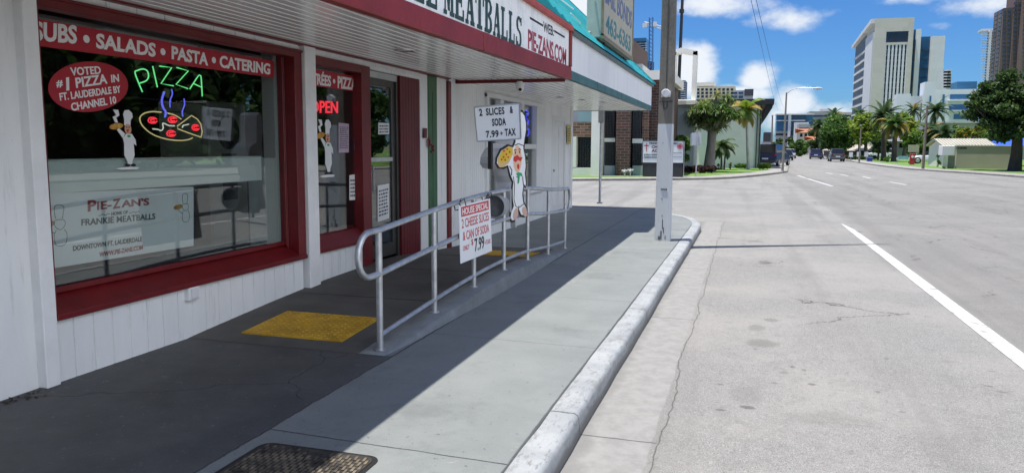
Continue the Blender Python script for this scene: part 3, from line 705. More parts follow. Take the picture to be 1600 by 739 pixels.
q.build('yellow_tubing', mat('neon_yellow', (.5,.4,.2), emit=(.62,.50,.24), estr=.62), ns, smooth=True)
q = MB()
for (x, y) in ((178,454),(322,450),(312,549),(488,506)):
    w = 32 if x < 450 else 26
    neon(q, [(x+w,y+6),(x+w*.5,y+19),(x-w*.5,y+19),(x-w,y+3),(x-w*.6,y-18),(x+w*.4,y-18),(x+w*.9,y-8)])
    neon(q, [(x+w*.5,y+8),(x-w*.3,y+9),(x-w*.4,y-6),(x+w*.4,y-8)], r=.005)
q.build('red_tubing', mat('neon_red', (.8,.1,.1), emit=(1,.03,.06), estr=.95), ns, smooth=True)
q = MB(); neon(q, [(262,248),(244,310),(252,360),(272,395),(266,432)], r=.008); neon(q, [(314,230),(320,265),(304,310),(303,360)]); neon(q, [(404,298),(408,340),(392,390),(396,428)])
q.build('blue_tubing', mat('neon_blue', (.2,.2,.7), emit=(.13,.13,.85), estr=.95), ns, smooth=True)
q = MB(); neon(q, [(178,516),(215,520),(240,528),(254,510),(250,478),(264,478),(296,492),(336,494)]); neon(q, [(392,508),(398,492),(414,488),(438,482)])
q.build('white_tubing', mat('neon_white', (.6,.6,.55), emit=(.55,.56,.5), estr=.8), ns, smooth=True)
q = MB()
for (u_, v_) in ((160,300),(460,330),(300,390)): p = oX(*c8(u_, v_), NX); q.box(p.x-.03, p.x-.012, p.y-.2, p.y+.2, p.z-.004, p.z+.004)
q.build('mounting_bars', BLK, ns)

# generic cook sticker: hat, head, apron, raised pizza
SKIN = mat('print_skin', (.6,.33,.2), .6); PWHT = mat('print_white', (.74,.75,.74), .6); PRED = mat('print_red', (.5,.03,.03), .6)
PIZ = mat('print_pizza', (.62,.42,.05), .6, col2=(.4,.1,.03), vscale=30); PGRN = mat('print_green', (.03,.3,.12), .6); PBLK = BLK
def disc(mb, o, ry, rz, rot, m, lift, k=20):
    c, s = math.cos(rot), math.sin(rot); P = []
    for i in range(k):
        a = 2*math.pi*i/k; y, z = ry*math.cos(a), rz*math.sin(a); P.append((o[0]+lift, o[1]+y*c-z*s, o[2]+y*s+z*c))
    mb.prism(P, (.0006,0,0), m)
def cook(px, py, hgt, X, name, label, outline=False):
    """flat printed cook with the hat top at pixel (px, py)"""
    top = oX(px, py, X); t = thing(name, label, 'sticker', top); q = MB(); k = hgt
    def L(a, b): return (X, top.y+a*k, top.z+(b-1)*k)
    body = PBLK if outline else PWHT
    def poly(pts, m, lift): q.prism([(X+lift, L(a,b)[1], L(a,b)[2]) for a, b in pts], (.0006,0,0), m)
    poly([(-.10,.92),(-.06,.99),(.03,1.0),(.10,.95),(.11,.88),(.06,.83),(.05,.74),(-.09,.74),(-.08,.84)], 0, 0)
    poly([(-.13,.52),(-.06,.60),(.07,.60),(.15,.50),(.16,.40),(.10,.44),(.11,.24),(.05,.14),(.05,.09),(-.05,.09),(-.06,.14),(-.12,.24),(-.11,.44)], 0, 0)
    poly([(-.13,.52),(-.25,.66),(-.22,.70),(-.08,.60)], 0, .0002)
    disc(q, L(-.01,.68), .075*k, .085*k, 0, 1, .0007)
    disc(q, L(-.02,.66), .035*k, .016*k, .2, 2, .0014); disc(q, L(-.02,.63), .016*k, .014*k, 0, 2, .0014)
    disc(q, L(-.035,.71), .012*k, .016*k, 0, 4, .0014); disc(q, L(.015,.71), .012*k, .016*k, 0, 4, .0014)
    disc(q, L(-.26,.72), .15*k, .05*k, .15, 3, .001)
    poly([(-.28,.78),(-.33,.87),(-.25,.90),(-.31,.99),(-.2,.99),(-.18,.9),(-.25,.86),(-.22,.78)], 0, .0003)
    disc(q, L(.0,.56), .04*k, .02*k, 0, 5, .0014)
    disc(q, L(-.06,.07), .055*k, .028*k, 0, 4, .0002); disc(q, L(.07,.07), .055*k, .028*k, 0, 4, .0002)
    poly([(-.32,.02),(-.2,.0),(.16,.0),(.2,.03),(.05,.045),(-.2,.04)], 0, .0)
    q.build('printed_cook', [PWHT, SKIN, PRED, PIZ, PBLK, PGRN], t); return t
cook(199,172,.44,VX,'cook_sticker','white cook sticker holding up a steaming pizza beside the neon in the big window')
# PIE-ZAN'S banner hanging inside
BX = GX-.012
t = thing('hanging_banner', "white vinyl banner reading PIE-ZAN'S FRANKIE MEATBALLS inside the big window", 'banner', oX(190,360,BX))
q = MB(); q.prism([oX(*p, BX) for p in ((70,421),(302,384),(302,292),(70,303))], (.003,0,0)); q.build('vinyl_sheet', mat('vinyl', (.88,.89,.90), .45, .06, 2), t)
q = MB(); BT = BX+.0035
textX(q, "P", (137,331),(150.5,329),(137,313.5), BT, bold=.03); textX(q, "IE-", (151.5,328.5),(174,325.5),(151.5,315.5), BT, bold=.03); textX(q, "Z", (176,327),(188,325),(176,312), BT, bold=.03); textX(q, "AN'S", (189.5,324.5),(233,320.5),(189.5,312.5), BT, bold=.03)
textX(q, 'WWW.PIE-ZANS.COM', (155,402),(223,390),(155,394), BT, bold=.03)
q.build('red_lettering', mat('banner_red', (.32,.02,.03), .6), t)
q = MB()
textX(q, 'HOME OF', (174,337),(200,334),(174,331.5), BT, bold=.03); textX(q, 'FRANKIE MEATBALLS', (127,353),(242.5,342.5),(127,342.5), BT, bold=.02)
textX(q, 'DOWNTOWN FT. LAUDERDALE', (114,392.5),(222,377),(114,384), BT, bold=.035)
for (a, c) in (((154,336.5),(172,334.5)),((202,332.5),(218,330.8))):
    P = [oX(a[0]+(c[0]-a[0])*i/8, a[1]+(c[1]-a[1])*i/8+math.sin(i*1.6)*1.1, BT) for i in range(9)]; q.tube(P, .0025, 4)
q.build('dark_lettering', mat('banner_dark', (.035,.06,.055), .6), t)
def cook_line(t, px, py, k, X):
    q = MB(); o = oX(px, py, X)
    def L(pts, r=.0022, cl=False): q.tube(spline([(X, o.y+a*k, o.z+b*k) for a, b in pts], 4, cl), r, 4, closed=cl)
    L([(-.1,-.26),(-.12,-.12),(-.1,0),(.02,.03),(.12,-.03),(.1,-.14),(.07,-.28)]); L([(-.12,-.3),(.1,-.3),(.12,-.42),(0,-.5),(-.12,-.42)], cl=True)
    L([(-.1,-.5),(-.16,-.62),(-.12,-.82),(.1,-.82),(.16,-.62),(.1,-.5)]); L([(-.14,-.56),(-.28,-.5),(-.3,-.42)])
    q.build('cook_outline', mat('banner_dark', ()), t)
    q = MB(); disc(q, (X, o.y-.32*k, o.z-.36*k), .2*k, .075*k, .1, 0, 0); q.build('printed_pizza', PIZ, t)
cook_line(t, 289, 304, .27, BT); cook_line(t, 92, 322, .32, BT)
# papers and signs in the door window
VX2 = GX2+.0065
t = stripe_sign('window_banner', 'short red strip lettered ENTREES PIZZA above the shop window by the door', [(486.5,134),(558,144),(558,120.5),(486.5,107)], VX2)
q = MB(); textX(q, 'TR\u00c9ES', (488,132),(517,136.2),(488,109.5), VX2+.0015, bold=.035); textX(q, 'PIZZA', (527.5,138),(556,141.8),(527.5,119), VX2+.0015, bold=.035)
o = oX(522,127.5,VX2+.0014); q.lathe([(0,.0014),(.025,.0014),(.025,0)], o, 'x', 14); q.build('lettering', LET, t)
NX = GX2-.05
t = thing('open_sign', 'red glowing OPEN neon sign in the window by the door', 'neon sign', oX(507,166,NX))
q = MB(); q.prism([oX(*p, NX-.02) for p in ((484,186),(530,181),(530,153),(484,147))], (.012,0,0)); q.build('back_plate', BLK, t)
q = MB(); textX(q, 'OPEN', (484,177),(527.5,177.5),(484,157), NX, bold=.015, th=.006); q.build('red_lettering', MATS['neon_red'], t)
cook(512,187,.62,VX2,'cook_sticker','pale cook sticker with a spotted apron on the window by the door')
def sheet(X, pts, label, mt=PAPER, rows=6, ink=None, name='paper_notice'):
    t = thing(name, label, 'notice', oX(*pts[0], X)); P = [oX(*p, X) for p in pts]; q = MB(); q.prism(P, (.001,0,0)); q.build('sheet', mt, t)
    q = MB(); u = P[1]-P[0]; v = P[3]-P[0]
    for r in range(rows):
        a = .14+.76*r/rows; x = .1
        while x < .85:
            w = random.uniform(.06,.2); w = min(w, .9-x); q.obox(P[0]+u*x+v*a+Vector((.001,0,0)), u*w, v*(.4/rows), (.0006,0,0)); x += w+.05
    q.build('print', ink or mat('ink', (.08,.08,.09), .6), t); return t
sheet(VX2, [(529,239),(545,238.5),(545,194),(529,192)], 'pink printed menu sheet taped in the window by the door', mat('pink_paper', (.55,.42,.52), .6, .2, 8), 12)
sheet(VX2, [(546,313),(558,312),(558,272),(546,274)], 'pale notice low on the window by the door', rows=5)
sheet(VX2, [(553,235),(559,234),(559,208),(553,208)], 'narrow strip of blue payment stickers at the window edge', mat('blue_paper', (.05,.12,.3), .6), 4, PAPER)
XDD = XD-.018
sheet(XDD, [(591,210.5),(608,210),(608,193),(591,192)], 'small white square notice on the glass door', rows=3)
sheet(XDD, [(590,347),(608,341),(608,287),(590,290)], 'tall white paper notice low on the glass door', rows=8)
# house number
t = thing('house_number', 'dark red digits 103 stepping down the green striped wall', 'house number', oX(669,222,-4.23)); 
for s, bl, br, tl in (('1',(661.5,216),(666,216),(661.5,200.5)),('0',(667.5,230.8),(672,231),(667.5,215)),('3',(673,239),(678,239.3),(673,225))):
    q = MB(); textX(q, s, bl, br, tl, -4.228, th=.012, bold=.02); q.build('digit', mat('digit_red', (.12,.015,.015), .5), t)
# outlet box
t = thing('outdoor_outlet_box', 'white outlet box on the boards under the big window', 'outlet box', (XW, 5.1, .37))
q = MB(); q.box(XW-.01, XW+.045, 5.03, 5.16, .31, .415); q.build('housing', WHITE2, t, bevel=.006)
q = MB(); q.box(XW+.045, XW+.056, 5.055, 5.14, .325, .405); q.build('flap', mat('flap', (.7,.71,.72), .4), t, bevel=.004)
# soffit fittings
def downlight(px, py, label, z):
    o = oZ(px, py, z); t = thing('recessed_light', label, 'ceiling light', o, 'recessed lights in the canopy soffits'); q = MB(); q.lathe([(.075,.0),(.105,-.008),(.11,0),(.11,.01)], o, 'z', 24); q.build('trim_ring', ALU, t, smooth=True)
    q = MB(); q.lathe([(0,-.004),(.076,-.002)], o, 'z', 24); q.build('lens', mat('frosted_lens', (.6,.6,.58), .4), t)
downlight(632,79,'round recessed light in the shop canopy above the railing', ZS)
downlight(877,152.5,'near recessed light in the far white canopy by the red beam', ZS+.005)
downlight(911,156.5,'second recessed light along the far white canopy', ZS+.005)
downlight(944,160,'farthest recessed light under the far white canopy', ZS+.005)
o = oY(813,121,YE-.04); t = thing('security_camera', 'small white dome camera hanging from the red soffit beam', 'security camera', o)
q = MB(); q.lathe([(0,.05),(.055,.05),(.06,.02),(.06,-.0),(.05,-.03)], (o.x,o.y,2.455), 'z', 18); q.build('base', WHITE2, t, smooth=True)
q = MB(); q.lathe([(.05,.0),(.052,-.03),(.04,-.062),(.02,-.078),(0,-.08)], (o.x,o.y,2.43), 'z', 18); q.build('housing', WHITE2, t, smooth=True)
q = MB(); q.lathe([(0,.058),(.02,.05),(.026,.035)], (o.x+.0,o.y-.0,2.37), 'z', 12); q.lathe([(.0,-.06),(.022,-.055),(.024,-.03)], (o.x+.012,o.y,2.385), 'y', 12); q.build('lens', GLASSD, t, smooth=True)

# fascia lettering in a slab serif
LG = mat('letter_dark_green', (.03,.075,.07), .6, .3, 12); LR = mat('letter_faded_red', (.45,.06,.09), .6, .45, 14); LK = mat('letter_black', (.02,.02,.022), .6, .3, 12)
FX = -2.494
def slab_glyph(ch):
    """strokes in a unit box: list of quads"""
    Q = []; t = .26; s = .11
    def R(x0, x1, y0, y1): Q.append([(x0,y0),(x1,y0),(x1,y1),(x0,y1)])
    def D(x0, y0, x1, y1, w): Q.append([(x0,y0),(x0+w,y0),(x1+w,y1),(x1,y1)])
    if ch == 'E': R(.1,.1+t,0,1); R(0,.9,0,s); R(0,.9,1-s,1); R(.36,.68,.45,.56); R(.8,.92,0,.3); R(.8,.92,.7,1); R(.62,.7,.36,.65)
    elif ch == 'F': R(.1,.1+t,0,1); R(0,.48,0,s); R(0,.9,1-s,1); R(.36,.68,.45,.56); R(.8,.92,.68,1); R(.62,.7,.36,.65)
    elif ch == 'I': R(.3,.7,0,1); R(.1,.9,0,s); R(.1,.9,1-s,1)
    elif ch == 'L': R(.1,.1+t,0,1); R(0,.9,0,s); R(0,.48,1-s,1); R(.8,.92,0,.34)
    elif ch == 'T': R(.36,.64,0,1); R(.2,.8,0,s); R(.02,.98,1-s,1); R(.0,.1,.68,1); R(.9,1,.68,1)
    elif ch == 'A': D(.08,0,.42,1,.11); D(.66,0,.38,1,.27); R(.26,.72,.28,.37); R(0,.32,0,s); R(.54,1,0,s)
    elif ch == 'M': R(.1,.2,0,1); R(.72,.93,0,1); D(.42,.12,.12,1,.19); D(.42,.12,.74,1,.10); R(0,.3,0,s); R(.6,1.02,0,s); R(0,.22,1-s,1); R(.78,1.02,1-s,1)
    elif ch == 'N': R(.12,.22,0,1); R(.78,.88,0,1); D(.62,0,.12,1,.26); R(0,.34,0,s); R(0,.3,1-s,1); R(.66,1,1-s,1)
    elif ch == 'K': R(.1,.1+t,0,1); D(.34,.42,.74,1,.12); D(.66,0,.42,.55,.27); R(0,.46,0,s); R(.54,1,0,s); R(0,.46,1-s,1); R(.62,1,1-s,1)
    elif ch in 'BRSP':
        def arc(cx_, cy_, rx, ry, a0, a1, wx, wy, n=10):
            for i in range(n):
                a, b_ = math.radians(a0+(a1-a0)*i/n), math.radians(a0+(a1-a0)*(i+1)/n)
                Q.append([(cx_+rx*math.cos(a), cy_+ry*math.sin(a)),(cx_+rx*math.cos(b_), cy_+ry*math.sin(b_)),(cx_+(rx-wx)*math.cos(b_), cy_+(ry-wy)*math.sin(b_)),(cx_+(rx-wx)*math.cos(a), cy_+(ry-wy)*math.sin(a))])
        if ch == 'S':
            arc(.5,.74,.42,.26,25,270,.24,.1); arc(.5,.26,.42,.30,90,-155,.24,.1); R(.8,.92,.72,.98); R(.06,.18,.02,.3)
        else:
            R(.1,.1+t,0,1); R(0,.48,0,s); R(0,.5,1-s,1); R(.36,.52,.46,.56); arc(.5,.75,.42,.25,-90,90,.25,.1)
            if ch == 'B': R(.36,.52,0,s); arc(.5,.26,.46,.27,-90,90,.26,.1)
            if ch == 'R': D(.64,0,.5,.48,.27); R(.6,1,0,s)
    return Q
def slab_text(mb, s, O, u, v, gap=.12):
    O, u, v = Vector(O), Vector(u), Vector(v); n = len(s); wch = 1/(n+(n-1)*gap); i = 0; k = 0
    for j, ch in enumerate(s):
        x = j*wch*(1+gap)
        for Qd in slab_glyph(ch):
            k += 1; mb.prism([O+u*(x+a*wch)+v*b_+Vector((.0004*(k % 9),0,0)) for a, b_ in Qd], (.003,0,0))
t = thing('fascia_sign', 'weathered white shop sign lettered FRANKIE MEATBALLS in dark green slab serif above the railing', 'shop sign', (FX, 8, 2.9))
mbl, mbr, stl, sbr = oX(693,23,FX), oX(815,74,FX), oX(801,27,FX), oX(815,74,FX)
zb = .5*(mbl.z+sbr.z); print('MEAT', mbl, mbr, stl)
YM0, YM1 = mbl.y, mbr.y; zb0 = 2.668; zt0 = 3.0
q = MB(); slab_text(q, 'MEATBALLS', (FX, YM0, zb0), (0,YM1-YM0,0), (0,0,zt0-zb0)); q.build('green_lettering', LG, t); q = MB()
wl_ = (YM1-YM0)/9
slab_text(q, 'FRANKIE', (FX, YM0-.42*wl_-7*wl_, zb0), (0,7*wl_*.99,0), (0,0,zt0-zb0)); q.build('green_lettering', LG, t)
q = MB(); a = oX(825,77,FX); c = oX(885,108,FX); textX(q, 'PIE-ZANS.COM', (825,77),(884.5,103),(825,45.5), FX, bold=.025, spacing=.95)
q.build('red_lettering', LR, t)
q = MB(); textX(q, 'WEB:', (849,49.5),(865,57.5),(849,34), FX, bold=.015)
for (a, c) in (((828,28.5),(848.5,40.5)),((866,49),(882,58.5))):
    A, B = oX(*a, FX), oX(*c, FX); q.box(FX, FX+.003, A.y, B.y, A.z-.012, A.z+.012)
q.build('black_lettering', LK, t)

# ------------------------------------------------------------------ white and teal shop next door
nb = thing('bail_bonds_office', 'white office next door with a teal metal roof and white canopy', 'building', (-6, 15, 0))
q = MB()
siding(q, -4.25, 10.82, 12.45, 0, 2.56, .1, g=.004); siding(q, -4.25, 12.45, 16.35, 0, .66, .1, g=.004); siding(q, -4.25, 16.35, 17.2, 0, 2.56, .12, g=.004)
q.box(-4.35,-4.255,12.45,16.35,2.42,2.56); q.box(-4.35,-4.255,17.2,18.62,2.25,2.56); siding(q, -4.25, 18.62, 19.3, 0, 2.56, .17)
q.box(-9,-4.255,19.2,19.3,0,2.56); q.build('board_wall', WHITE, nb)
WB = mat('white_frame', (.78,.78,.77), .5, .08, 3)
q = MB(); Y0, Y1 = 12.45, 16.35
q.box(-4.33,-4.20,Y0,Y0+.12,.64,2.44); q.box(-4.33,-4.202,Y1-.1,Y1,.64,2.44); q.box(-4.33,-4.19,Y0,Y1,2.38,2.46); q.box(-4.33,-4.15,Y0-.04,Y1+.04,.60,.66)
for y in (13.32, 14.68): q.box(-4.33,-4.21,y-.09,y+.09,.66,2.38)
q.box(-4.33,-4.215,Y0+.1,Y1-.1,1.50,1.60)
q.box(-4.33,-4.205,15.72,16.26,.66,2.38)
wf = q.build('window_frame', WB, nb, bevel=.005)
q = MB(); q.box(-4.31,-4.30,Y0+.1,15.75,.66,2.38); q.build('glass', GLASS, wf)
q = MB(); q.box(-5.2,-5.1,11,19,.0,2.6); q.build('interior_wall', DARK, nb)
ln = thing('blue_neon', 'blue neon squiggle behind the office window', 'neon sign', oX(824,185,-4.4))
q = MB(); q.tube(spline([oX(x, y, -4.4) for x, y in ((821,172),(825,176),(822,184),(826,190),(823,198),(827,206),(824,213))], 5), .02, 6); q.build('tube', mat('neon_deep_blue', (.05,.05,.4), emit=(.04,.05,1), estr=.9), ln, smooth=True)
q = MB(); q.box(-4.33,-4.235,17.2,17.32,0,2.26); q.box(-4.33,-4.235,18.5,18.62,0,2.26); q.box(-4.33,-4.237,17.32,18.5,2.15,2.255)
q.box(-4.31,-4.27,17.32,18.5,.03,2.15); q.box(-4.272,-4.258,17.42,17.86,.15,2.05); q.box(-4.272,-4.258,17.96,18.4,.15,2.05)
d2 = q.build('door', WB, nb, bevel=.006)
q = MB(); q.lathe([(0,.05),(.03,.04),(.03,.0)], (-4.26,17.4,1.0), 'x', 12); q.build('handle', ALU, d2, smooth=True)
q = MB(); q.box(-4.26,-4.21,19.12,19.3,0,2.56); q.build('corner_post', WHITE2, nb, bevel=.01)
YN0, YN1 = YE+.004, 21.3
q = MB(); soffit(q, -4.25, -2.54, YN0, YN1-.05, ZS+.005, .13); q.box(-9,-4.25,19.3,YN1-.05,ZS+.004,ZS+.05); q.build('canopy_soffit', SOFF, nb)
q = MB(); q.box(-2.56,-2.49,YN0,YN1,2.53,2.66); q.box(-9,-2.56,YN1-.07,YN1,2.53,2.66)
for y in (13.3, 16.0, 18.6): q.box(-2.489,-2.483,y,y+.02,2.53,2.66)
q.build('teal_fascia_trim', TEALT, nb, bevel=.006)
q = MB(); q.box(-2.56,-2.495,YN0,YN1-.005,2.66,3.17); q.box(-9,-2.56,YN1-.075,YN1-.005,2.66,3.17); q.build('white_fascia', mat('white_fascia_board', (.86,.87,.88), .55, .12, 1.2, stretch=(1,2,.3)), nb)
q = MB(); q.box(-2.62,-2.44,YN0,YN1+.04,3.17,3.235); q.box(-9,-2.62,YN1-.1,YN1+.04,3.17,3.235); q.build('gutter', mat('gutter_grey_green', (.12,.18,.18), .6, .3, 4), nb, bevel=.006)
# standing seam hip roof
q = MB(); A = Vector((-2.42,YN0,3.236)); rise = Vector((-2.1,0,2.05))
zt = 3.236+rise.z; xr = -2.42+rise.x; yh = YN1-1.9
q.add([(-2.42,YN0-.02,3.236),(-2.42,YN1+.06,3.236),(xr,yh,zt),(xr,YN0-.02,zt)], [(0,1,2,3)])
q.add([(-2.42,YN1+.06,3.236),(-9,YN1+.06,3.236),(-9,yh,zt),(xr,yh,zt)], [(0,1,2,3)])
q.add([(xr,YN0-.02,zt),(xr,yh,zt),(-9,yh,zt),(-9,YN0-.02,zt)], [(0,1,2,3)]); q.add([(-2.42,YN0-.02,3.236),(xr,YN0-.02,zt),(-9,YN0-.02,zt),(-9,YN0-.02,3.236)], [(0,1,2,3)])
nrm = Vector((2.05,0,2.1)).normalized()
for i in range(1, 19):
    f_ = i/19; yl = YN1+.06-(YN1+.06-yh)*f_; a = Vector((-2.42,YN0,3.237))+rise*f_
    q.prism([a, a+nrm*.022-rise*.006, a-rise*.04], (0,yl-YN0,0))
q.tube([(-2.42,YN1+.06,3.25),(xr,yh,zt+.01)], .04, 6)
q.tube([(xr,YN0,zt+.01),(xr,yh,zt+.01)], .04, 6)
q.build('metal_roof', TEAL, nb)
q = MB(); P = [oX(*p, -2.6) for p in ((958,84),(975,96),(995,112),(1006,122))]
q.tube([(-2.75,12.3,3.66),(-2.72,12.9,3.60),(-2.8,13.3,3.65)], .012, 6); q.tube([(-3.9,12.3,4.72),(-3.2,12.8,4.1),(-3.0,13.6,3.95)], .014, 6); q.build('roof_cable', PAPER, nb, smooth=True)
# roof sign
bs = thing('bail_bonds_sign', 'large cream box sign lettered BAIL BONDS 463-6363 standing on the teal roof', 'sign', (-2.65, 15.6, 3.4))
CREAM = mat('cream_sign_face', (.50,.46,.33), .5, .12, 1.5)
q = MB(); q.box(-2.78,-2.50,13.72,17.5,3.47,5.0); q.build('cabinet', mat('sign_cabinet', (.48,.5,.42), .5, .2, 3), bs, bevel=.015)
q = MB(); q.box(-2.5,-2.494,13.80,17.42,3.53,4.94); q.build('sign_face', CREAM, bs)
q = MB(); 
for (a0,a1,c0,c1) in ((13.70,17.52,3.45,3.53),(13.70,17.52,4.94,5.02),(13.70,13.79,3.5,5.0),(17.43,17.52,3.5,5.0)): q.box(-2.515,-2.485+.0002*a0,a0,a1,c0,c1)
q.build('frame', mat('sign_frame_rust', (.28,.22,.13), .5, .3, 6), bs)
q = MB(); 
for y in (14.4, 16.8): q.box(-2.7,-2.58,y,y+.1,3.2,3.47); q.box(-2.7,-2.6,y,y+.06,3.2,3.47)
q.box(-2.74,-2.6,13.9,17.3,3.40,3.47); q.build('support_leg', mat('dark_steel', (.04,.05,.05), .6, .3, 5), bs)
q = MB(); text(q, '463-6363', (-2.494,14.05,3.60), (0,3.1,0), (0,0,.34), (.004,0,0), bold=.02); q.build('phone_number', mat('sign_teal_letter', (.06,.20,.22), .5), bs)
q = MB(); text(q, 'BAIL BONDS', (-2.494,13.95,4.10), (0,3.3,0), (0,0,.38), (.004,0,0), bold=.02); q.build('lettering', mat('sign_grey_blue_letter', (.13,.16,.28), .5), bs)
q = MB(); q.tube([(-2.65,13.71,4.2),(-2.65,13.66,4.2)], .02, 8); q.lathe([(0,-.06),(.025,-.05),(.03,0)], (-2.72,13.70,3.55), 'y', 10); q.build('conduit_fitting', GALV, bs, smooth=True)
# thin grey post at the far corner of the walk
t = thing('corner_sign_post', 'slim grey metal post at the far corner under the white canopy', 'post', (-3.4, 18.9, 0))
o = oZ(937,318,0); q = MB(); q.tube([(o.x,o.y,0),(o.x,o.y,2.53)], .035, 10); q.build('post', GALV, t, smooth=True)
q = MB(); q.box(o.x-.07,o.x+.07,o.y-.07,o.y+.07,0,.03); q.build('base_plate', GALV, t); q = MB(); q.box(o.x-.08,o.x+.08,o.y-.05,o.y+.05,2.2,2.53); q.build('bracket', GALV, t, bevel=.02)
t.location = (o.x, o.y, 0)
for ch in t.children: ch.location = -t.location
sheet(-4.205, [(886,225),(892,225),(892,196),(886,196)], 'tall yellow notice strip at the far corner of the white office', mat('yellow_paper', (.6,.5,.12), .6, .2, 10), 6)

# ------------------------------------------------------------------ railing
RX = -2.6
PY = [5.17, 6.24, 7.28, 8.3, 9.3, 10.37, 11.42]
rl_ = thing('pipe_railing', 'galvanised pipe handrail with looped ends along the shop ramp', 'railing', (RX, 8.3, 0))
zb_ = lambda y: zr(y) if 5.17 <= y <= 11.3 else 0
for y in PY:
    q = MB(); q.tube([(RX,y,zb_(y)-.03),(RX,y,zb_(y)+.90)], .025, 12); q.lathe([(.045,0),(.045,.006),(.026,.01)], (RX,y,zb_(y)+.002), 'z', 14); q.build('post', GALV, rl_, smooth=True)
def rail(h): return [(RX, y, zb_(y)+h) for y in PY]
top = spline(rail(.915), 6); mid = spline(rail(.585), 6)
def loop(y0, z1, z0, d):
    r = (z1-z0)/2; c = (z1+z0)/2; return [(RX, y0+d*(.16+r*math.cos(a)), c+r*math.sin(a)) for a in [math.radians(90-i*18) for i in range(11)]]
nearl = loop(PY[0], top[0][2], mid[0][2], -1); farl = loop(PY[-1], top[-1][2], mid[-1][2], 1)
q = MB(); q.tube([*mid[::-1], *nearl[::-1], *top, *farl, mid[-1]], .024, 12); q.build('handrail', GALV, rl_, smooth=True)
q = MB(); q.tube(spline(rail(.115), 6), .020, 10); q.build('bottom_rail', GALV, rl_, smooth=True)
# hanging price sign
HX = RX+.035
t = thing('price_sign', 'white HOUSE SPECIAL price sign with red lettering tied to the railing', 'sign', oX(740,312,HX))
P = [(719,412),(768,392),(765,310),(716,322)]
q = MB(); q.prism([oX(*p, HX) for p in P], (.005,0,0)); q.build('board', mat('sign_plastic', (.78,.80,.82), .4, .05, 3), t)
def bil(a, b_):  # position inside the board, a right, b up
    p = [Vector(oX(*w, HX)) for w in P]; return (p[0]*(1-a)+p[1]*a)*(1-b_)+(p[3]*(1-a)+p[2]*a)*b_+Vector((.0055,0,0))
def btext(mb, s, a0, a1, b0, b1, **k): O = bil(a0, b0); text(mb, s, O, bil(a1, b0)-O, bil(a0, b1)-O, (.0015,0,0), **k)
SR = mat('sign_red_ink', (.50,.02,.03), .5)
q = MB(); q.prism([bil(.06,.80), bil(.94,.80), bil(.94,.97), bil(.06,.97)], (.001,0,0)); q.build('red_strip', SR, t)
q = MB()
O = bil(.09,.825)+Vector((.0015,0,0)); text(q, 'HOUSE SPECIAL', O, bil(.91,.825)-bil(.09,.825), bil(.09,.945)-bil(.09,.825), (.001,0,0), bold=.02); q.build('white_lettering', LET, t)
q = MB(); btext(q, '2 CHEESE SLICES', .07,.93,.60,.76, bold=.005); btext(q, '& CAN OF SODA', .09,.92,.38,.54, bold=.005); btext(q, 'ONLY', .08,.27,.20,.29, bold=.003); btext(q, '$', .33,.39,.24,.36); btext(q, '+TAX', .76,.96,.16,.25, bold=.003); q.build('red_lettering', SR, t)
q = MB(); btext(q, '7.99', .43,.74,.11,.35, bold=.02); q.build('black_lettering', BLK, t)
for a in (.06, .93):
    p = bil(a, .985); q = MB(); q.tube([p, p+Vector((-.03,0,.05)), p+Vector((-.07,.0,.03)), p+Vector((-.06,.005,-.04)), p+Vector((-.01,0,-.03))], .006, 6); q.tube([p+Vector((-.01,0,.04)), p+Vector((.02,-.05,.075))], .005, 5); q.tube([p+Vector((-.01,0,.04)), p+Vector((.015,.05,.07)), p+Vector((.03,.06,.0))], .005, 5); q.build('black_tie', BLK, t)

# chef shaped cabinet sign on the railing
c5 = lambda u, v: (700+u/2.737, 150+v/2.737)
KN = Vector((.95,-.31,0)).normalized(); KU = Vector((-KN.y, KN.x, 0)); KP0 = oX(*c5(300,515), -2.53)
def kp(p, lift=0.):
    d = Vector(ray(*c5(*p))); o = Vector(OC); return o+d*((KP0-o).dot(KN)/d.dot(KN))+KN*lift
ks = thing('cook_cabinet_sign', 'white cutout cabinet sign shaped like a cook with a pizza tray on the railing', 'sign', kp((300,540)))
OUT = [(286,120),(290,75),(303,60),(318,61),(331,80),(338,115),(338,150),(331,190),(327,225),(334,258),(337,300),(333,330),(338,372),(333,394),(325,385),(322,420),(326,452),(340,478),(341,505),(328,520),(310,516),(300,492),(293,492),(293,520),(284,540),(270,540),(262,520),(266,492),(276,470),(271,440),(271,400),(274,370),(262,342),(254,305),(238,314),(214,310),(203,290),(206,262),(224,226),(256,207),(276,212),(283,195)]
WHT = mat('sign_metal_white', (.82,.83,.84), .45, .2, 5, bump=.1); WHF = mat('sign_face_white', (.8,.81,.82), .4, .06, 4)
pts = [kp(p) for p in OUT]
q = MB(); q.prism([p-KN*.22 for p in pts], KN*.212); q.build('cabinet', WHT, ks)
q = MB(); q.prism([p-KN*.0075 for p in pts], KN*.0075); q.build('black_outline', BLK, ks)
cen = sum(pts, Vector())/len(pts)
def inset(pts, d):
    P2 = [Vector(((p-KP0).dot(KU), p.z)) for p in pts]; o = []; n = len(P2)
    for i in range(n):
        t1 = (P2[i]-P2[i-1]).normalized(); t2 = (P2[(i+1)%n]-P2[i]).normalized(); nn = Vector((-(t1.y+t2.y), t1.x+t2.x))
        nn = nn.normalized() if nn.length > 1e-5 else Vector((-t1.y, t1.x)); o.append(pts[i]+KU*(nn.x*d)+Vector((0,0,nn.y*d)))
    return o
P2 = [((p-KP0).dot(KU), p.z) for p in pts]
area = sum(P2[i][0]*P2[(i+1)%len(P2)][1]-P2[(i+1)%len(P2)][0]*P2[i][1] for i in range(len(P2)))
q = MB(); q.prism(inset(pts, .027 if area > 0 else -.027), KN*.002); q.build('white_face', WHF, ks)
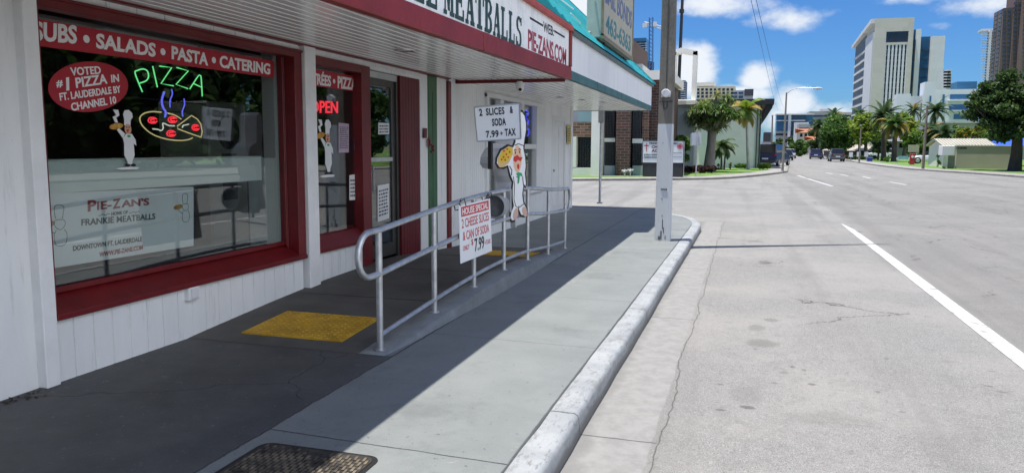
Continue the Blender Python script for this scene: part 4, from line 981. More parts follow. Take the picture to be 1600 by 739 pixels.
def face(pp, lift, M, name):
    q = MB(); q.prism([kp(p, lift) for p in pp], KN*.001); return q.build(name, M, ks)
def ell(cx_, cy_, rx, ry, rot=0, n=20): 
    c, s = math.cos(math.radians(rot)), math.sin(math.radians(rot)); return [(cx_+rx*math.cos(2*math.pi*i/n)*c-ry*math.sin(2*math.pi*i/n)*s, cy_+rx*math.cos(2*math.pi*i/n)*s+ry*math.sin(2*math.pi*i/n)*c) for i in range(n)][::-1]
face([(213,296),(212,268),(229,234),(258,215),(276,220),(277,250),(258,288),(236,305),(220,306)], .0025, mat('crust_tan', (.6,.42,.2), .5), 'pizza_crust')
face(ell(246,254,21,38,38), .0036, mat('cheese_yellow', (.72,.5,.03), .5, .2, 20), 'pizza_cheese')
q = MB()
for (u_, v_) in ((238,236),(252,228),(262,240),(248,250),(236,262),(256,262),(243,274),(228,272)): q.prism([kp(p, .0048) for p in ell(u_,v_,3.6,4.6)], KN*.001)
q.build('pepperoni', PRED, ks)
face(ell(296,270,18,58), .0025, mat('cook_skin', (.72,.45,.30), .5), 'painted_face')
q = MB()
for pp in ([(280,262),(296,252),(304,262),(318,262),(310,280),(298,274),(288,284),(278,276)],): q.prism([kp(p, .004) for p in pp[::-1]], KN*.001)
q.prism([kp(p, .004) for p in ell(299,302,5,12)], KN*.001); q.build('red_moustache', PRED, ks)
q = MB()
for pp in (ell(287,243,2.2,6), ell(305,240,2.2,6), [(281,232),(285,228),(291,231),(291,235),(285,232),(282,236)][::-1], [(300,228),(306,224),(311,230),(310,233),(306,228),(301,232)][::-1]): q.prism([kp(p, .004) for p in pp], KN*.001)
q.build('painted_eyes', BLK, ks)
face([(290,332),(300,326),(314,330),(318,344),(306,342),(303,372),(296,376),(297,346)][::-1], .0035, mat('scarf_green', (.03,.32,.14), .5), 'green_scarf')
face(ell(288,505,10,26,12), .003, mat('shoe_pink', (.55,.36,.30), .5), 'shoe'); face(ell(327,495,10,22,-10), .003, MATS['shoe_pink'], 'shoe')
q = MB()
def fl(pp, r=.0055): q.tube([kp(p, .003) for p in pp], r, 5)
fl([(284,212),(300,205),(320,212),(326,222)]); fl([(278,345),(284,380),(281,440),(288,470),(300,480),(312,470),(324,462)], .005); fl([(318,345),(321,380),(330,392)], .006); fl([(262,300),(272,318),(270,340)], .007); fl([(291,345),(302,350)], .004); fl([(300,490),(302,470)], .005)
q.build('painted_lines', BLK, ks)
q = MB(); q.box(RX-.03,RX+.03,8.45,8.50,.80,1.06); q.box(RX-.03,RX+.03,8.66,8.71,.60,1.06); q.build('mounting_bracket', GALV, ks)
# tray side box (the tray is thicker than the body)
q = MB(); TR = [(213,300),(203,290),(206,262),(224,226),(256,207),(272,212)]
# menu sign in front of the hat
mY = 8.05
t = thing('menu_board', 'white letter board reading 2 SLICES & SODA 7.99+TAX fixed before the cook sign', 'sign', oY(778,193,mY))
mp4 = [(746,221),(814,217),(812,162),(741,168)]
A, B, C_, D_ = [oY(*p, mY+dy) for p, dy in zip(mp4, (-.03,.06,.06,-.03))]
nrm = (B-A).cross(D_-A).normalized()
q = MB(); q.prism([A, B, C_, D_], -nrm*.035); q.build('board', mat('menu_board_white', (.82,.85,.88), .35, .05, 2), t)
q = MB()
for a, b_ in ((A,B),(B,C_),(C_,D_),(D_,A)): q.tube([a+nrm*.0, b_+nrm*.0], .008, 6)
q.build('frame', ALU, t)
def mt(mb, s, a0, a1, b0, b1, **k):
    f = lambda a, b_: (A*(1-a)+B*a)*(1-b_)+(D_*(1-a)+C_*a)*b_+nrm*.001
    O = f(a0, b0); text(mb, s, O, f(a1, b0)-O, f(a0, b1)-O, nrm*.002, **k)
q = MB(); mt(q, '2', .10,.17,.73,.94, bold=.03); mt(q, 'SLICES', .25,.66,.73,.94, bold=.03, spacing=1.1); mt(q, '&', .78,.85,.74,.94, bold=.03); mt(q, 'SODA', .37,.68,.41,.63, bold=.03, spacing=1.1); mt(q, '7.99', .21,.50,.08,.29, bold=.03, spacing=1.1); mt(q, '+', .53,.60,.14,.24, bold=.012); mt(q, 'TAX', .64,.89,.10,.31, bold=.03, spacing=1.1); q.build('black_lettering', BLK, t)
q = MB(); q.box(-2.72,-2.68,8.08,8.14,1.30,1.66); q.build('support_bracket', BLK, t)
# lamp can under the tray
o = oX(775,322,-2.68); t = thing('floodlight_can', 'grey cylinder floodlight clamped to the railing under the cook sign tray', 'floodlight', o)
q = MB(); q.lathe([(0,.16),(.06,.16),(.11,.10),(.13,0),(.135,-.1),(.128,-.1),(.12,0),(.08,.05)], o, 'y', 22); 
for k in range(5): q.lathe([(.118+.004*k,.08-.035*k),(.139,.075-.035*k),(.139,.065-.035*k),(.12,.06-.035*k)], o, 'y', 22)
q.build('housing', mat('floodlight_grey', (.42,.43,.44), .5, .3, 6), t, smooth=True)
q = MB(); q.lathe([(0,-.03),(.12,-.045)], o, 'y', 22); q.build('lens', mat('dusty_lens', (.16,.165,.17), .4, .4, 14), t)

# ------------------------------------------------------------------ utility pole
PXc, PYc, PH = -1.275, 13.02, 22.5
t = thing('utility_pole', 'tall square concrete utility pole with its lower part painted pale grey', 'utility pole', (PXc, PYc, 0))
PCON = mat('raw_pole_concrete', (.20,.185,.155), .9, .4, 5, bump=.5, bscale=50, stretch=(1,1,.35)); PPNT = mat('pole_pale_paint', (.52,.55,.57), .6, col2=(.36,.38,.39), vscale=4, ramp=(.25,.42), bump=.25, bscale=30, stretch=(1,1,.4))
def tap(mb, z0, z1, m):
    w0, w1 = .128*(1-z0/PH*.80), .128*(1-z1/PH*.80); c = .02
    def ring(w, z): return [(PXc+a*w, PYc+b_*w, z) for a, b_ in ((-.88,-1),(.88,-1),(1,-.88),(1,.88),(.88,1),(-.88,1),(-1,.88),(-1,-.88))]
    mb.add(ring(w0,z0)+ring(w1,z1), [tuple(range(8))[::-1], tuple(range(8,16))]+[(i,(i+1)%8,8+(i+1)%8,8+i) for i in range(8)], m)
q = MB(); tap(q, -.1, 1.93, 0); q.build('painted_base', PPNT, t); q = MB(); tap(q, 1.9301, PH, 0); q.build('shaft', PCON, t)
q = MB(); y = PYc-.128
for (x, z, w, h) in ((-.03,1.62,.012,.012),(-.02,.70,.01,.03),(.0,.28,.012,.16),(-.02,.10,.02,.14),(.02,.18,.012,.1),(-.05,.05,.03,.06),(.05,.06,.012,.06),(-.01,.42,.01,.03)): q.box(PXc+x-w/2, PXc+x+w/2, y-.004+z*.004, y+.02, z-h/2, z+h/2)
q.build('chips_and_holes', mat('chip_dark', (.1,.095,.085), .9), t)
q = MB(); P = [(PXc-.04+i*.012, y-.002, .86+.012*math.sin(i*2.1)) for i in range(9)]; q.tube(P, .007, 5); q.build('scrawl_mark', BLK, t)
mz = 2.40
q = MB(); q.box(PXc-.075,PXc+.075,PYc-.15,PYc-.11,mz-.04,mz+.06); q.lathe([(0,-.06),(.06,-.06),(.07,-.03),(.07,0)], (PXc,PYc-.15,mz+.02), 'y', 18); q.build('meter_tag', mat('meter_white', (.7,.71,.72), .4, .3, 20), t)
q = MB(); q.box(PXc-.11,PXc+.11,PYc-.122,PYc-.112,mz-.12,mz-.10); q.tube([(PXc-.03,PYc-.125,mz-.1),(PXc-.03,PYc-.13,mz-.2),(PXc,PYc-.135,mz-.235),(PXc+.03,PYc-.13,mz-.2),(PXc+.03,PYc-.125,mz-.1)], .007, 6); q.tube([(PXc,PYc-.12,mz+.06),(PXc,PYc-.118,mz+1.5)], .006, 5); q.build('cable_clip', mat('clip_dark', (.06,.06,.06), .6), t)
for (a, b_, lab) in (((1172,-6),(1216,172),'left of the two thin overhead wires above the road'),((1180,-6),(1226,172),'right of the two thin overhead wires above the road')):
    A = oY(*a, 60); B = oY(*b_, 330); P = [A.lerp(B, i/12)-Vector((0,0,1.2*math.sin(math.pi*i/12))) for i in range(13)]
    q = MB(); q.tube(P, .022, 5); tag(q.build('overhead_wire', BLK), lab, 'wire', 'wires over the road')

# ------------------------------------------------------------------ foliage
def leafmat(name, c, k=.5):
    return mat(name, c, .55, .35, 1.5, spec=.3, trans=tuple(min(1, x*1.5) for x in c))
GD = [leafmat('leaf_dark', (.026,.06,.016)), leafmat('leaf_mid', (.06,.11,.027)), leafmat('leaf_light', (.115,.18,.045))]
GM = [leafmat('leaf_deep_green', (.045,.10,.02)), leafmat('leaf_green', (.09,.18,.03)), leafmat('leaf_fresh', (.15,.25,.045))]
GY = [leafmat('leaf_olive', (.09,.16,.022)), leafmat('leaf_yellow_green', (.19,.28,.03)), leafmat('leaf_lime', (.27,.36,.05))]
GP = [leafmat('frond_dark', (.03,.06,.02)), leafmat('frond_green', (.06,.11,.035)), leafmat('frond_dry', (.26,.19,.06))]
BARK = mat('bark', (.11,.085,.065), .9, .5, 3, bump=.6, bscale=12, stretch=(1,1,.3)); BARKG = mat('grey_bark', (.26,.235,.21), .9, .4, 4, bump=.5, bscale=14, stretch=(1,1,.3))
def quads(name, V, mats, mi, parent=None):
    n = len(V)//4; me = bpy.data.meshes.new(name)
    me.vertices.add(4*n); me.vertices.foreach_set('co', V.astype(np.float32).ravel())
    me.loops.add(4*n); me.loops.foreach_set('vertex_index', np.arange(4*n, dtype=np.int32))
    me.polygons.add(n); me.polygons.foreach_set('loop_start', np.arange(0, 4*n, 4, dtype=np.int32))
    for q in mats: me.materials.append(q)
    me.polygons.foreach_set('material_index', mi.astype(np.int32)); me.update(calc_edges=True)
    o = bpy.data.objects.new(name, me); COL.objects.link(o)
    if parent: put(o, parent)
    return o
def leafquads(C, size, up=.45, asp=.55):
    n = len(C); N = RNG.normal(size=(n,3)); N[:,2] += up*1.6; N /= np.linalg.norm(N, axis=1)[:,None]
    T = np.cross(N, RNG.normal(size=(n,3))); T /= np.linalg.norm(T, axis=1)[:,None]; B = np.cross(N, T)
    s = size*RNG.uniform(.55, 1.3, (n,1)); fold = N*s*.22
    V = np.empty((n,4,3)); V[:,0] = C-T*s; V[:,1] = C-B*s*asp+fold; V[:,2] = C+T*s; V[:,3] = C+B*s*asp+fold
    return V.reshape(-1,3)
def crown(name, clumps, nleaf, size, mats, parent=None, flat=.75):
    """clumps: list of (centre, radius, tone)"""
    tot = sum(r**2 for _, r, _ in clumps); Cs = []; Ms = []
    for c, r, tone in clumps:
        k = max(6, int(nleaf*r*r/tot)); d = RNG.normal(size=(k,3)); d /= np.linalg.norm(d, axis=1)[:,None]
        rad = r*RNG.uniform(.25, 1.0, (k,1))**.55*(1+.18*RNG.normal(size=(k,1))); p = d*rad; p[:,2] *= flat
        Cs.append(p+np.array(c)); Ms.append(np.clip(np.round(tone+RNG.normal(size=k)*.55), 0, len(mats)-1))
    return quads(name, leafquads(np.concatenate(Cs), size), mats, np.concatenate(Ms), parent)
def tree(name, label, L, R, T, B, base, Y, nclump=22, nleaf=5000, leaf=.2, mats=GM, trunk=.2, bark=BARK, group=None, rz=None, flat=.75, cat='tree', tone=1., zbase=0., deep=1., rr=(.2,.38)):
    """crown box in pixels at distance Y, trunk foot at pixel x = base"""
    c0 = oY((L+R)/2, (T+B)/2, Y); w = (oY(R, (T+B)/2, Y)-oY(L, (T+B)/2, Y)).length/2; hh = (oY((L+R)/2, T, Y)-oY((L+R)/2, B, Y)).length/2
    foot = oY(base, 245, Y); foot.z = zbase; t = thing(name, label, cat, foot, group)
    cl = []
    for i in range(nclump):
        while True:
            d = RNG.uniform(-1, 1, 3)
            if .25 < np.linalg.norm(d) < 1: break
        r = RNG.uniform(*rr); d = d*(1-r*.75)
        cl.append((np.array(c0)+d*np.array((w, w*deep, hh)), r*min(w, hh*1.3), tone+RNG.uniform(-.5,.5)+.35*d[2]*0))
    crown('crown', cl, nleaf, leaf, mats, t, flat)
    q = MB(); fork = Vector((foot.x*.75+c0.x*.25, Y, max(foot.z+.4, c0.z-hh*.75)))
    q.tube([foot-Vector((0,0,.15)), foot+Vector((0,0,.12)), foot.lerp(fork, .55)+Vector((random.uniform(-.1,.1)*trunk*3,0,0)), fork], [trunk*1.55, trunk*1.1, trunk*.9, trunk*.8], 8)
    for c, r, _ in cl[:9]:
        c = Vector(c); mid_ = fork.lerp(c, .5)+Vector((0,0,-.1*hh)); q.tube([fork, mid_, c], [trunk*.5, trunk*.28, trunk*.08], 5)
    q.build('trunk', bark, t, smooth=True)
    return t
def palm(name, label, top, base, Y, rad, nf=22, mats=GP, trunk=.14, bark=BARKG, droop=1., group=None, leaflet=.35, dry=.15, up=.9, mul=None, wid=.06, k=16):
    """crown centre pixel, trunk foot pixel x, frond length rad in metres"""
    c = oY(*top, Y); foot = oY(base, 245, Y); foot.z = 0; t = thing(name, label, 'palm tree', foot, group)
    q = MB(); n = 9
    q.tube([foot.lerp(c, i/n)+Vector((0,0,-.05 if i == 0 else 0)) for i in range(n+1)], [trunk*(1.35 if i == 0 else 1.05-.3*i/n) for i in range(n+1)], 9); q.build('trunk', bark, t, smooth=True)
    Vs = []; Ms = []; ra = MB()
    for f in range(nf):
        a = f*2.399+RNG.uniform(-.2,.2); e = up*(1-1.7*(f/nf))+RNG.uniform(-.12,.12); L = rad*RNG.uniform(.85, 1.1)
        d = np.array((math.cos(a)*math.cos(e), math.sin(a)*math.cos(e), math.sin(e))); p = np.array(c, float); P = [p.copy()]; D = [d.copy()]
        for i in range(k):
            d = d+np.array((0,0,-droop*1.5/k*(.4+i/k))); d /= np.linalg.norm(d); p = p+d*L/k; P.append(p.copy()); D.append(d.copy())
        tone = 2 if RNG.random() < dry*(.3+1.6*f/nf) else RNG.uniform(.0, 1.2)
        for i in range(1, k+1):
            side = np.cross(D[i], (0,0,1)); side /= (np.linalg.norm(side)+1e-6); upv = np.cross(side, D[i])
            ll = leaflet*math.sin(math.pi*min(.97, .18+.8*i/k))
            for sgn in (-1, 1):
                for h in (0, .5):
                    o = P[i]*(1-h)+P[i-1]*h; q2 = side*sgn*.75+D[i]*.55+upv*.12-np.array((0,0,.35*droop)); q2 /= np.linalg.norm(q2)
                    tip = o+q2*ll*RNG.uniform(.8,1.15); w_ = D[i]*wid*.5
                    Vs += [o-w_, o+w_, tip+w_*.25-np.array((0,0,.03)), tip-w_*.25-np.array((0,0,.03))]; Ms.append(min(2, max(0, round(tone+RNG.normal()*.25))))
        ra.tube([Vector(v) for v in P[::3]], [.03*rad/2*(1-.8*i/len(P[::3])) for i in range(len(P[::3]))], 4)
    cr = quads('crown', np.array(Vs), mats, np.array(Ms), t); ra.build('frond_stems', mats[1], cr)
    return t
def shrub(name, label, L, R, T, B, Y, n=900, leaf=.07, mats=GM, nc=9, cat='shrub', group=None, tone=1., depth=None, boxy=False):
    a, b_ = oY(L, B, Y), oY(R, T, Y); zb = max(0, a.z) if a.z > -.3 else 0; w = (b_.x-a.x)/2; h = (b_.z-zb)/2; dp = depth or w*.7
    cl = []
    for i in range(nc):
        u = RNG.uniform(-1,1,3); r = RNG.uniform(.3,.5)*min(w, h*1.4) if not boxy else h*.75
        if boxy: u = np.array((-1+2*(i+.5)/nc, RNG.uniform(-.6,.6), RNG.uniform(-.25,.25)))
        cl.append((np.array(((a.x+b_.x)/2+u[0]*max(.02, w-r*.8), Y+u[1]*max(.02, dp-r*.6), zb+h+u[2]*max(.02, h-r*.6))), r, tone+RNG.uniform(-.4,.4)))
    t = thing(name, label, cat, ((a.x+b_.x)/2, Y, 0), group); crown('foliage', cl, n, leaf, mats, t, .9)
    q = MB()
    for i in range(max(3, nc//2)):
        c = Vector(cl[i][0]); q.tube([(c.x, c.y, 0), (c.x+.03, c.y, c.z)], .018, 5)
    q.build('stems', BARK, t); return t

# ------------------------------------------------------------------ church corner beyond the side street
def brick(name, c1, c2, mortar, sx=.22, sy=.075):
    M = bpy.data.materials.new(name); M.use_nodes = True; n = M.node_tree; p = n.nodes['Principled BSDF']; p.inputs['Roughness'].default_value = .85
    t = n.nodes.new('ShaderNodeTexCoord'); sp = n.nodes.new('ShaderNodeSeparateXYZ'); cb = n.nodes.new('ShaderNodeCombineXYZ'); ad = n.nodes.new('ShaderNodeMath'); ad.operation = 'ADD'
    n.links.new(t.outputs['Object'], sp.inputs[0]); n.links.new(sp.outputs[0], ad.inputs[0]); n.links.new(sp.outputs[1], ad.inputs[1]); n.links.new(ad.outputs[0], cb.inputs[0]); n.links.new(sp.outputs[2], cb.inputs[1])
    b = n.nodes.new('ShaderNodeTexBrick'); b.inputs['Scale'].default_value = 1; b.inputs['Brick Width'].default_value = sx; b.inputs['Row Height'].default_value = sy; b.inputs['Mortar Size'].default_value = .011; b.inputs['Mortar Smooth'].default_value = .1
    b.inputs['Color1'].default_value = (*c1,1); b.inputs['Color2'].default_value = (*c2,1); b.inputs['Mortar'].default_value = (*mortar,1); b.inputs['Bias'].default_value = -.1
    n.links.new(cb.outputs[0], b.inputs['Vector']); n.links.new(b.outputs['Color'], p.inputs['Base Color']); return M
BRK = brick('red_brown_brick', (.10,.045,.034), (.045,.026,.021), (.19,.17,.14), .42, .15); BRKL = brick('mottled_tan_brick', (.25,.12,.075), (.07,.04,.03), (.34,.31,.26), .42, .15)
STUC = mat('pale_stucco', (.82,.79,.71), .8, .1, 1); STUCG = mat('grey_stucco', (.42,.45,.46), .8, .1, 1)
YC = 42.0
def px_box(mb, L, R, T, B, Y, d, m=0, proud=0., zmin=None):
    a, b_ = oY(L, B, Y), oY(R, T, Y); mb.box(a.x, b_.x, Y-proud, Y+d, a.z if zmin is None else zmin, b_.z, m); return mb
ch = thing('brick_church', 'dark brick church with white pillars and lattice windows across the side street', 'church', oY(960, 275, YC))
q = MB(); px_box(q, 961, 988, 60, 275, YC, 7, zmin=0); q.build('brick_pillar', BRK, ch)
q = MB(); a = oY(1003.5,110,YC); b_ = oY(1038,122,YC); q.box(a.x, b_.x, YC+1.2, YC+9, 0, b_.z); q.build('brick_wing', BRK, ch)
q = MB(); q.box(a.x-.1, b_.x+.3, YC+1.0, YC+9.2, b_.z, b_.z+.5); q.build('white_parapet', STUC, ch)
q = MB(); q.box(a.x-.02, a.x+.3, YC+.7, YC+1.19, 0, b_.z-.3); q.build('tan_brick_pier', BRKL, ch)
q = MB(); px_box(q, 926.5, 944, 100, 275, YC, .9, proud=.7, zmin=0); q.build('white_pillar', STUC, ch)
q = MB(); px_box(q, 860, 961, 100, 275, YC+.5, 9, zmin=0); px_box(q, 988, 1003, 100, 275, YC+.5, 5, zmin=0); q.build('wall', STUCG, ch)
q = MB(); px_box(q, 870, 926.5, 262.5, 275, YC, .5, proud=.1, zmin=0); px_box(q, 870, 901, 214, 262.5, YC, .5, proud=.1); px_box(q, 925.5, 926.5, 214, 262.5, YC, .5, proud=.1); q.build('white_surround', STUC, ch)
q = MB(); px_box(q, 870, 926.5, 191, 214, YC, .5, proud=.08); q.build('tan_brick_panel', BRKL, ch)
q = MB(); px_box(q, 903, 926.5, 150, 191, YC, .5, proud=.02); q.build('teal_panel', mat('pale_teal_panel', (.26,.38,.40), .5), ch)
LATT = mat('lattice_metal', (.03,.03,.033), .6)
def lattice(L, R, T, B):
    q = MB(); px_box(q, L, R, T, B, YC+.42, .05); w = q.build('window', GLASSD, ch); g = MB(); a, b_ = oY(L, B, YC+.3), oY(R, T, YC+.3); n = 6; m_ = max(2, int((b_.z-a.z)/((b_.x-a.x)/n)))
    st = (b_.x-a.x)/n
    for i in range(n):
        for j in range(m_):
            x, z = a.x+(i+.5)*st, a.z+(j+.5)*(b_.z-a.z)/m_
            if (i+j) % 2: g.box(x-st*.45, x+st*.45, YC+.33, YC+.37, z-.02, z+.02)
            else: g.box(x-.02, x+.02, YC+.33, YC+.37, z-st*.5, z+st*.5)
            g.tube([(x+st*.3*math.cos(q_*math.pi/4), YC+.35, z+st*.3*math.sin(q_*math.pi/4)) for q_ in range(8)], .016, 4, closed=True)
    g.build('lattice', LATT, w)
lattice(901, 925.5, 214, 262.5); lattice(945, 961, 150, 216); lattice(945, 961, 222, 259); lattice(988, 1003, 150, 217); lattice(988, 1003, 224, 259)
q = MB(); px_box(q, 944, 961, 216, 222, YC+.3, .3); q.build('white_band', STUC, ch); q = MB(); px_box(q, 988, 1003, 217, 224, YC+.3, .3); q.build('white_band', STUC, ch)
q = MB(); px_box(q, 944, 961, 259, 274, YC+.28, .3, zmin=0); q.build('grey_base', STUCG, ch); q = MB(); px_box(q, 988, 1003.4, 259, 274, YC+.28, .3, zmin=0); q.build('grey_base', STUCG, ch)
q = MB(); px_box(q, 1038, 1086, 164, 272, YC+9.3, 4, zmin=0); q.build('grey_wall', STUCG, ch)
q = MB(); px_box(q, 1036, 1088, 157, 164, YC+8.9, 5); q.build('flat_roof', STUC, ch)
for (x, T) in ((976, 264), (985, 263)):
    o = oY(x, 272, YC-.8); t = thing('standpipe', 'grey standpipe on the grass, '+('left' if x < 980 else 'right')+' one of the two at the brick pillar', 'standpipe', (o.x, YC-.8, 0)); h = oY(x, T, YC-.8).z
    q = MB(); q.tube([(o.x,YC-.8,0),(o.x,YC-.8,h)], .045, 8); q.build('pipe', GALV, t, smooth=True); q = MB(); q.tube([(o.x-.16,YC-.8,h-.12),(o.x+.16,YC-.8,h-.12)], .07, 8); q.tube([(o.x,YC-.8,h-.1),(o.x,YC-1,h-.2)], .06, 8); q.build('valve_head', mat('valve_grey', (.28,.29,.29), .6), t, smooth=True)
# open bell frame and mast
bf = thing('bell_frame', 'tall open white concrete frame rising behind the brick church', 'bell tower', oY(1070, 270, 52))
q = MB(); YB = 52
def Q(pts, d=.7): q.prism([oY(*p, YB) for p in pts], (0,d,0))
Q([(1083,81),(1090,80),(1085,199),(1078,199)]); Q([(1052,82),(1057,82),(1055,160),(1048,160)]); Q([(1064,75),(1090,80),(1090,87),(1064,83)]); Q([(1064,75),(1064,83),(1052,88),(1052,80)]); Q([(1050,156),(1080,156),(1080,162),(1050,162)])
q.box(oY(1079,200,YB).x, oY(1085,200,YB).x, YB, YB+.7, 0, oY(1080,198,YB).z); q.box(oY(1048,160,YB).x, oY(1054,160,YB).x, YB+.01, YB+.69, 0, oY(1050,159,YB).z); q.build('frame', STUC, bf)
mm = thing('black_mast', 'slim black mast rising past the white bell frame', 'mast', oY(1060, 270, 53.5)); a = oY(1059.5, 156, 53.5); b_ = oY(1068, -40, 53.5)
q = MB(); q.tube([(a.x-.2, 53.5, 0), a, b_], [.14,.12,.09], 8); q.build('pole', BLK, mm, smooth=True); q = MB(); c = oY(1065.2, 18, 53.5); q.tube([c-Vector((0,0,.12)), c+Vector((0,0,.12))], .16, 8); q.build('collar', BLK, mm)
# church sign
YS = 41.2
cs = thing('church_sign', 'white church notice board with a red cross on a dark base behind the utility pole', 'sign', oY(1036, 272, YS))
q = MB(); px_box(q, 1004, 1068, 222, 254, YS, .25); q.build('board', PAPER, cs, bevel=.01)
q = MB(); px_box(q, 1004.5, 1067, 254, 273, YS+.02, .3, zmin=0); q.build('dark_base', mat('sign_base_dark', (.035,.037,.04), .7, .3, 4), cs)
q = MB(); px_box(q, 1002.8,1004, 221,254, YS, .25, proud=.03); px_box(q, 1068,1069.3, 221,273, YS, .25, proud=.03, zmin=0); px_box(q, 1004,1068, 220.8,222, YS, .25, proud=.02); q.build('frame', ALU, cs)
def textY(mb, s, L, R, T, B, Y, **k): a, b_ = oY(L, B, Y), oY(R, T, Y); text(mb, s, a, (b_.x-a.x,0,0), (0,0,b_.z-a.z), (0,-.01,0), **k)
q = MB(); textY(q, 'TRINITY LUTHERAN', 1014,1058.5, 222.8, 226, YS-.003, bold=.02); q.build('black_lettering', BLK, cs)
q = MB(); textY(q, 'CHURCH &', 1018,1052.5, 227.5, 232, YS-.003, bold=.035); textY(q, 'ACADEMY', 1018,1052.5, 233.5, 238, YS-.003, bold=.035); q.build('maroon_lettering', mat('maroon', (.16,.02,.03), .6), cs)
q = MB(); textY(q, 'SUNDAY WORSHIP', 1006,1030, 240.8, 243.3, YS-.003, bold=.03); textY(q, 'CHURCH SCHOOL', 1006,1030, 244.8, 247.5, YS-.003, bold=.03); textY(q, 'ALL WELCOME', 1006,1028, 249, 251, YS-.003, bold=.02) if False else None
px_box(q, 1040, 1066, 238.6, 239, YS-.012, .01); px_box(q, 1040,1066,245,245.3,YS-.012,.01); q.build('green_grey_lettering', mat('sign_slate', (.08,.12,.12), .6), cs)
q = MB(); px_box(q, 1009.6,1011, 224, 237, YS-.012, .01); px_box(q, 1006.8,1013.6, 227, 228.6, YS-.012, .01); q.build('red_cross', mat('cross_red', (.45,.05,.06), .6), cs)
o = oY(1062.5, 229, YS-.004); q = MB(); q.lathe([(0,-.008),(.10,-.008),(.10,0)], o, 'y', 20); q.lathe([(.13,-.008),(.155,-.008),(.155,0),(.13,0)], o, 'y', 20); q.build('round_emblem', MATS['cross_red'], cs)
# traffic sign seen from behind
o = oZ(1087, 276, 0); t = thing('road_sign', 'pale road sign seen from behind on a thin grey post before the big tree', 'road sign', (o.x, o.y, 0)); h = oY(1089, 207, o.y).z
q = MB(); q.tube([(o.x,o.y,0),(o.x+.05,o.y,h)], .04, 8); q.build('post', GALV, t, smooth=True)
q = MB(); a, b_ = oY(1080.5, 227, o.y+.06), oY(1096, 208, o.y+.06); q.box(a.x, b_.x, o.y+.05, o.y+.058, a.z, b_.z); q.build('sign_plate', mat('sign_back', (.55,.57,.58), .4, .1, 3), t, bevel=.002)
q = MB(); a, b_ = oY(1078.5, 228, o.y+.3), oY(1086, 209, o.y+.3); q.box(a.x, b_.x, o.y+.25, o.y+.26, a.z, b_.z); q.build('second_plate', mat('sign_back_dull', (.45,.45,.42), .5), t)
# white hall with the dark overhanging roof
wh = thing('white_hall', 'long white hall with dark overhanging roof and black columns behind the palms', 'building', oY(1150, 265, 62)); YW = 62
q = MB(); a, b_ = oY(1086, 262, YW), oY(1196, 164, YW); q.box(a.x-2, b_.x-.25, YW, YW+26, 0, b_.z); q.build('wall', STUC, wh)
q = MB(); a2, b2 = oY(1080, 163.5, YW-.8), oY(1210, 155, YW-.8); q.box(a2.x, b2.x, YW-.9, YW+27, b_.z, b2.z+.02); q.build('roof', mat('dark_roof', (.018,.018,.02), .6), wh)
q = MB()
for i in range(9): y = YW+i*2.9-.4; q.prism([(b_.x+.001,y,b_.z-.02),(b2.x-.1,y,b_.z-.02),(b2.x-.1,y,b_.z-.25),(b_.x+.001,y,b_.z-1.1)], (0,.25,0))
q.build('roof_brackets', MATS['dark_roof'], wh)
for x in (1182.5, 1187.5, 1113): q = MB(); px_box(q, x-1.4, x+1.4 if x < 1187 else x+.9, 164, 263, YW, .2, proud=.12, zmin=0); q.build('black_column', MATS['dark_roof'], wh)

# planting on the church corner
def strappy(name, label, cx_, cy_, w, h, foot, Y, n=1700):
    c = oY(cx_, cy_, Y); f = oY(foot, 260, Y); f.z = 0; t = thing(name, label, 'tree', f); Vs = []; Ms = []; heads = []
    W_, H_ = w*Y/F/2, h*Y/F/2
    for i in range(44):
        d = RNG.normal(size=3); d /= np.linalg.norm(d); d[2] = d[2]*.85+.1
        heads.append(np.array((c.x, Y, c.z-.1))+d*np.array((W_, W_*.9, H_))*RNG.uniform(.5,.92))
    for hd in heads:
        tone = RNG.uniform(.2,1.9)
        for j in range(n//len(heads)):
            d = RNG.normal(size=3); d[2] = abs(d[2])*.9-.15; d /= np.linalg.norm(d); L = RNG.uniform(.45,.75); p = hd.copy(); s = np.cross(d, (0,0,1.)); s /= np.linalg.norm(s)+1e-6; w_ = .032
            for k in range(3):
                p2 = p+d*L/3; Vs += [p-s*w_, p+s*w_, p2+s*w_*(.9-.3*k), p2-s*w_*(.9-.3*k)]; Ms.append(min(2,max(0,round(tone+RNG.normal()*.3)))); p = p2; d = d+np.array((0,0,-.55)); d /= np.linalg.norm(d)
    quads('crown', np.array(Vs), [GD[1], GM[1], leafmat('strap_yellow_tip', (.26,.27,.09))], np.array(Ms), t)
    q = MB(); fk_ = Vector((c.x-.1, Y, c.z-H_*.55)); q.tube([f-Vector((0,0,.1)), f+Vector((0,0,.3)), f.lerp(fk_, .6), fk_], [.5,.36,.27,.3], 10)
    for hd in heads[::2]: hd = Vector(hd); q.tube([fk_-Vector((0,0,.4)), fk_.lerp(hd, .5)+Vector((0,0,-.15)), hd], [.14,.09,.05], 6)
    q.build('trunk', BARKG, t, smooth=True)
strappy('dragon_tree', 'thick trunked tree with spiky strap leaves between the bell frame and white hall', 1117, 176, 80, 74, 1108, 51, 2600)
palm('palm_tree', 'slender grey trunked palm with yellow green fronds before the white hall', (1166,170), 1170, 57.5, 1.5, 17, [GY[0], GY[1], leafmat('frond_gold', (.34,.24,.05))], .11, mat('palm_grey_trunk', (.45,.43,.40), .8, .3, 3), 1.5, leaflet=.5, dry=.5, up=1.2, wid=.09)
palm('palm_tree', 'short twin stem feather palm in front of the white hall wall', (1127,226), 1128, 56, 1.2, 16, GP, .07, BARK, 1.5, leaflet=.36, dry=.03, up=1.0, wid=.07)
palm('palm_tree', 'small leaning feather palm right beside the twin stem palm', (1134,230), 1132, 56.6, 1.0, 13, GP, .06, BARK, 1.6, leaflet=.33, dry=.03, up=.9, wid=.07)
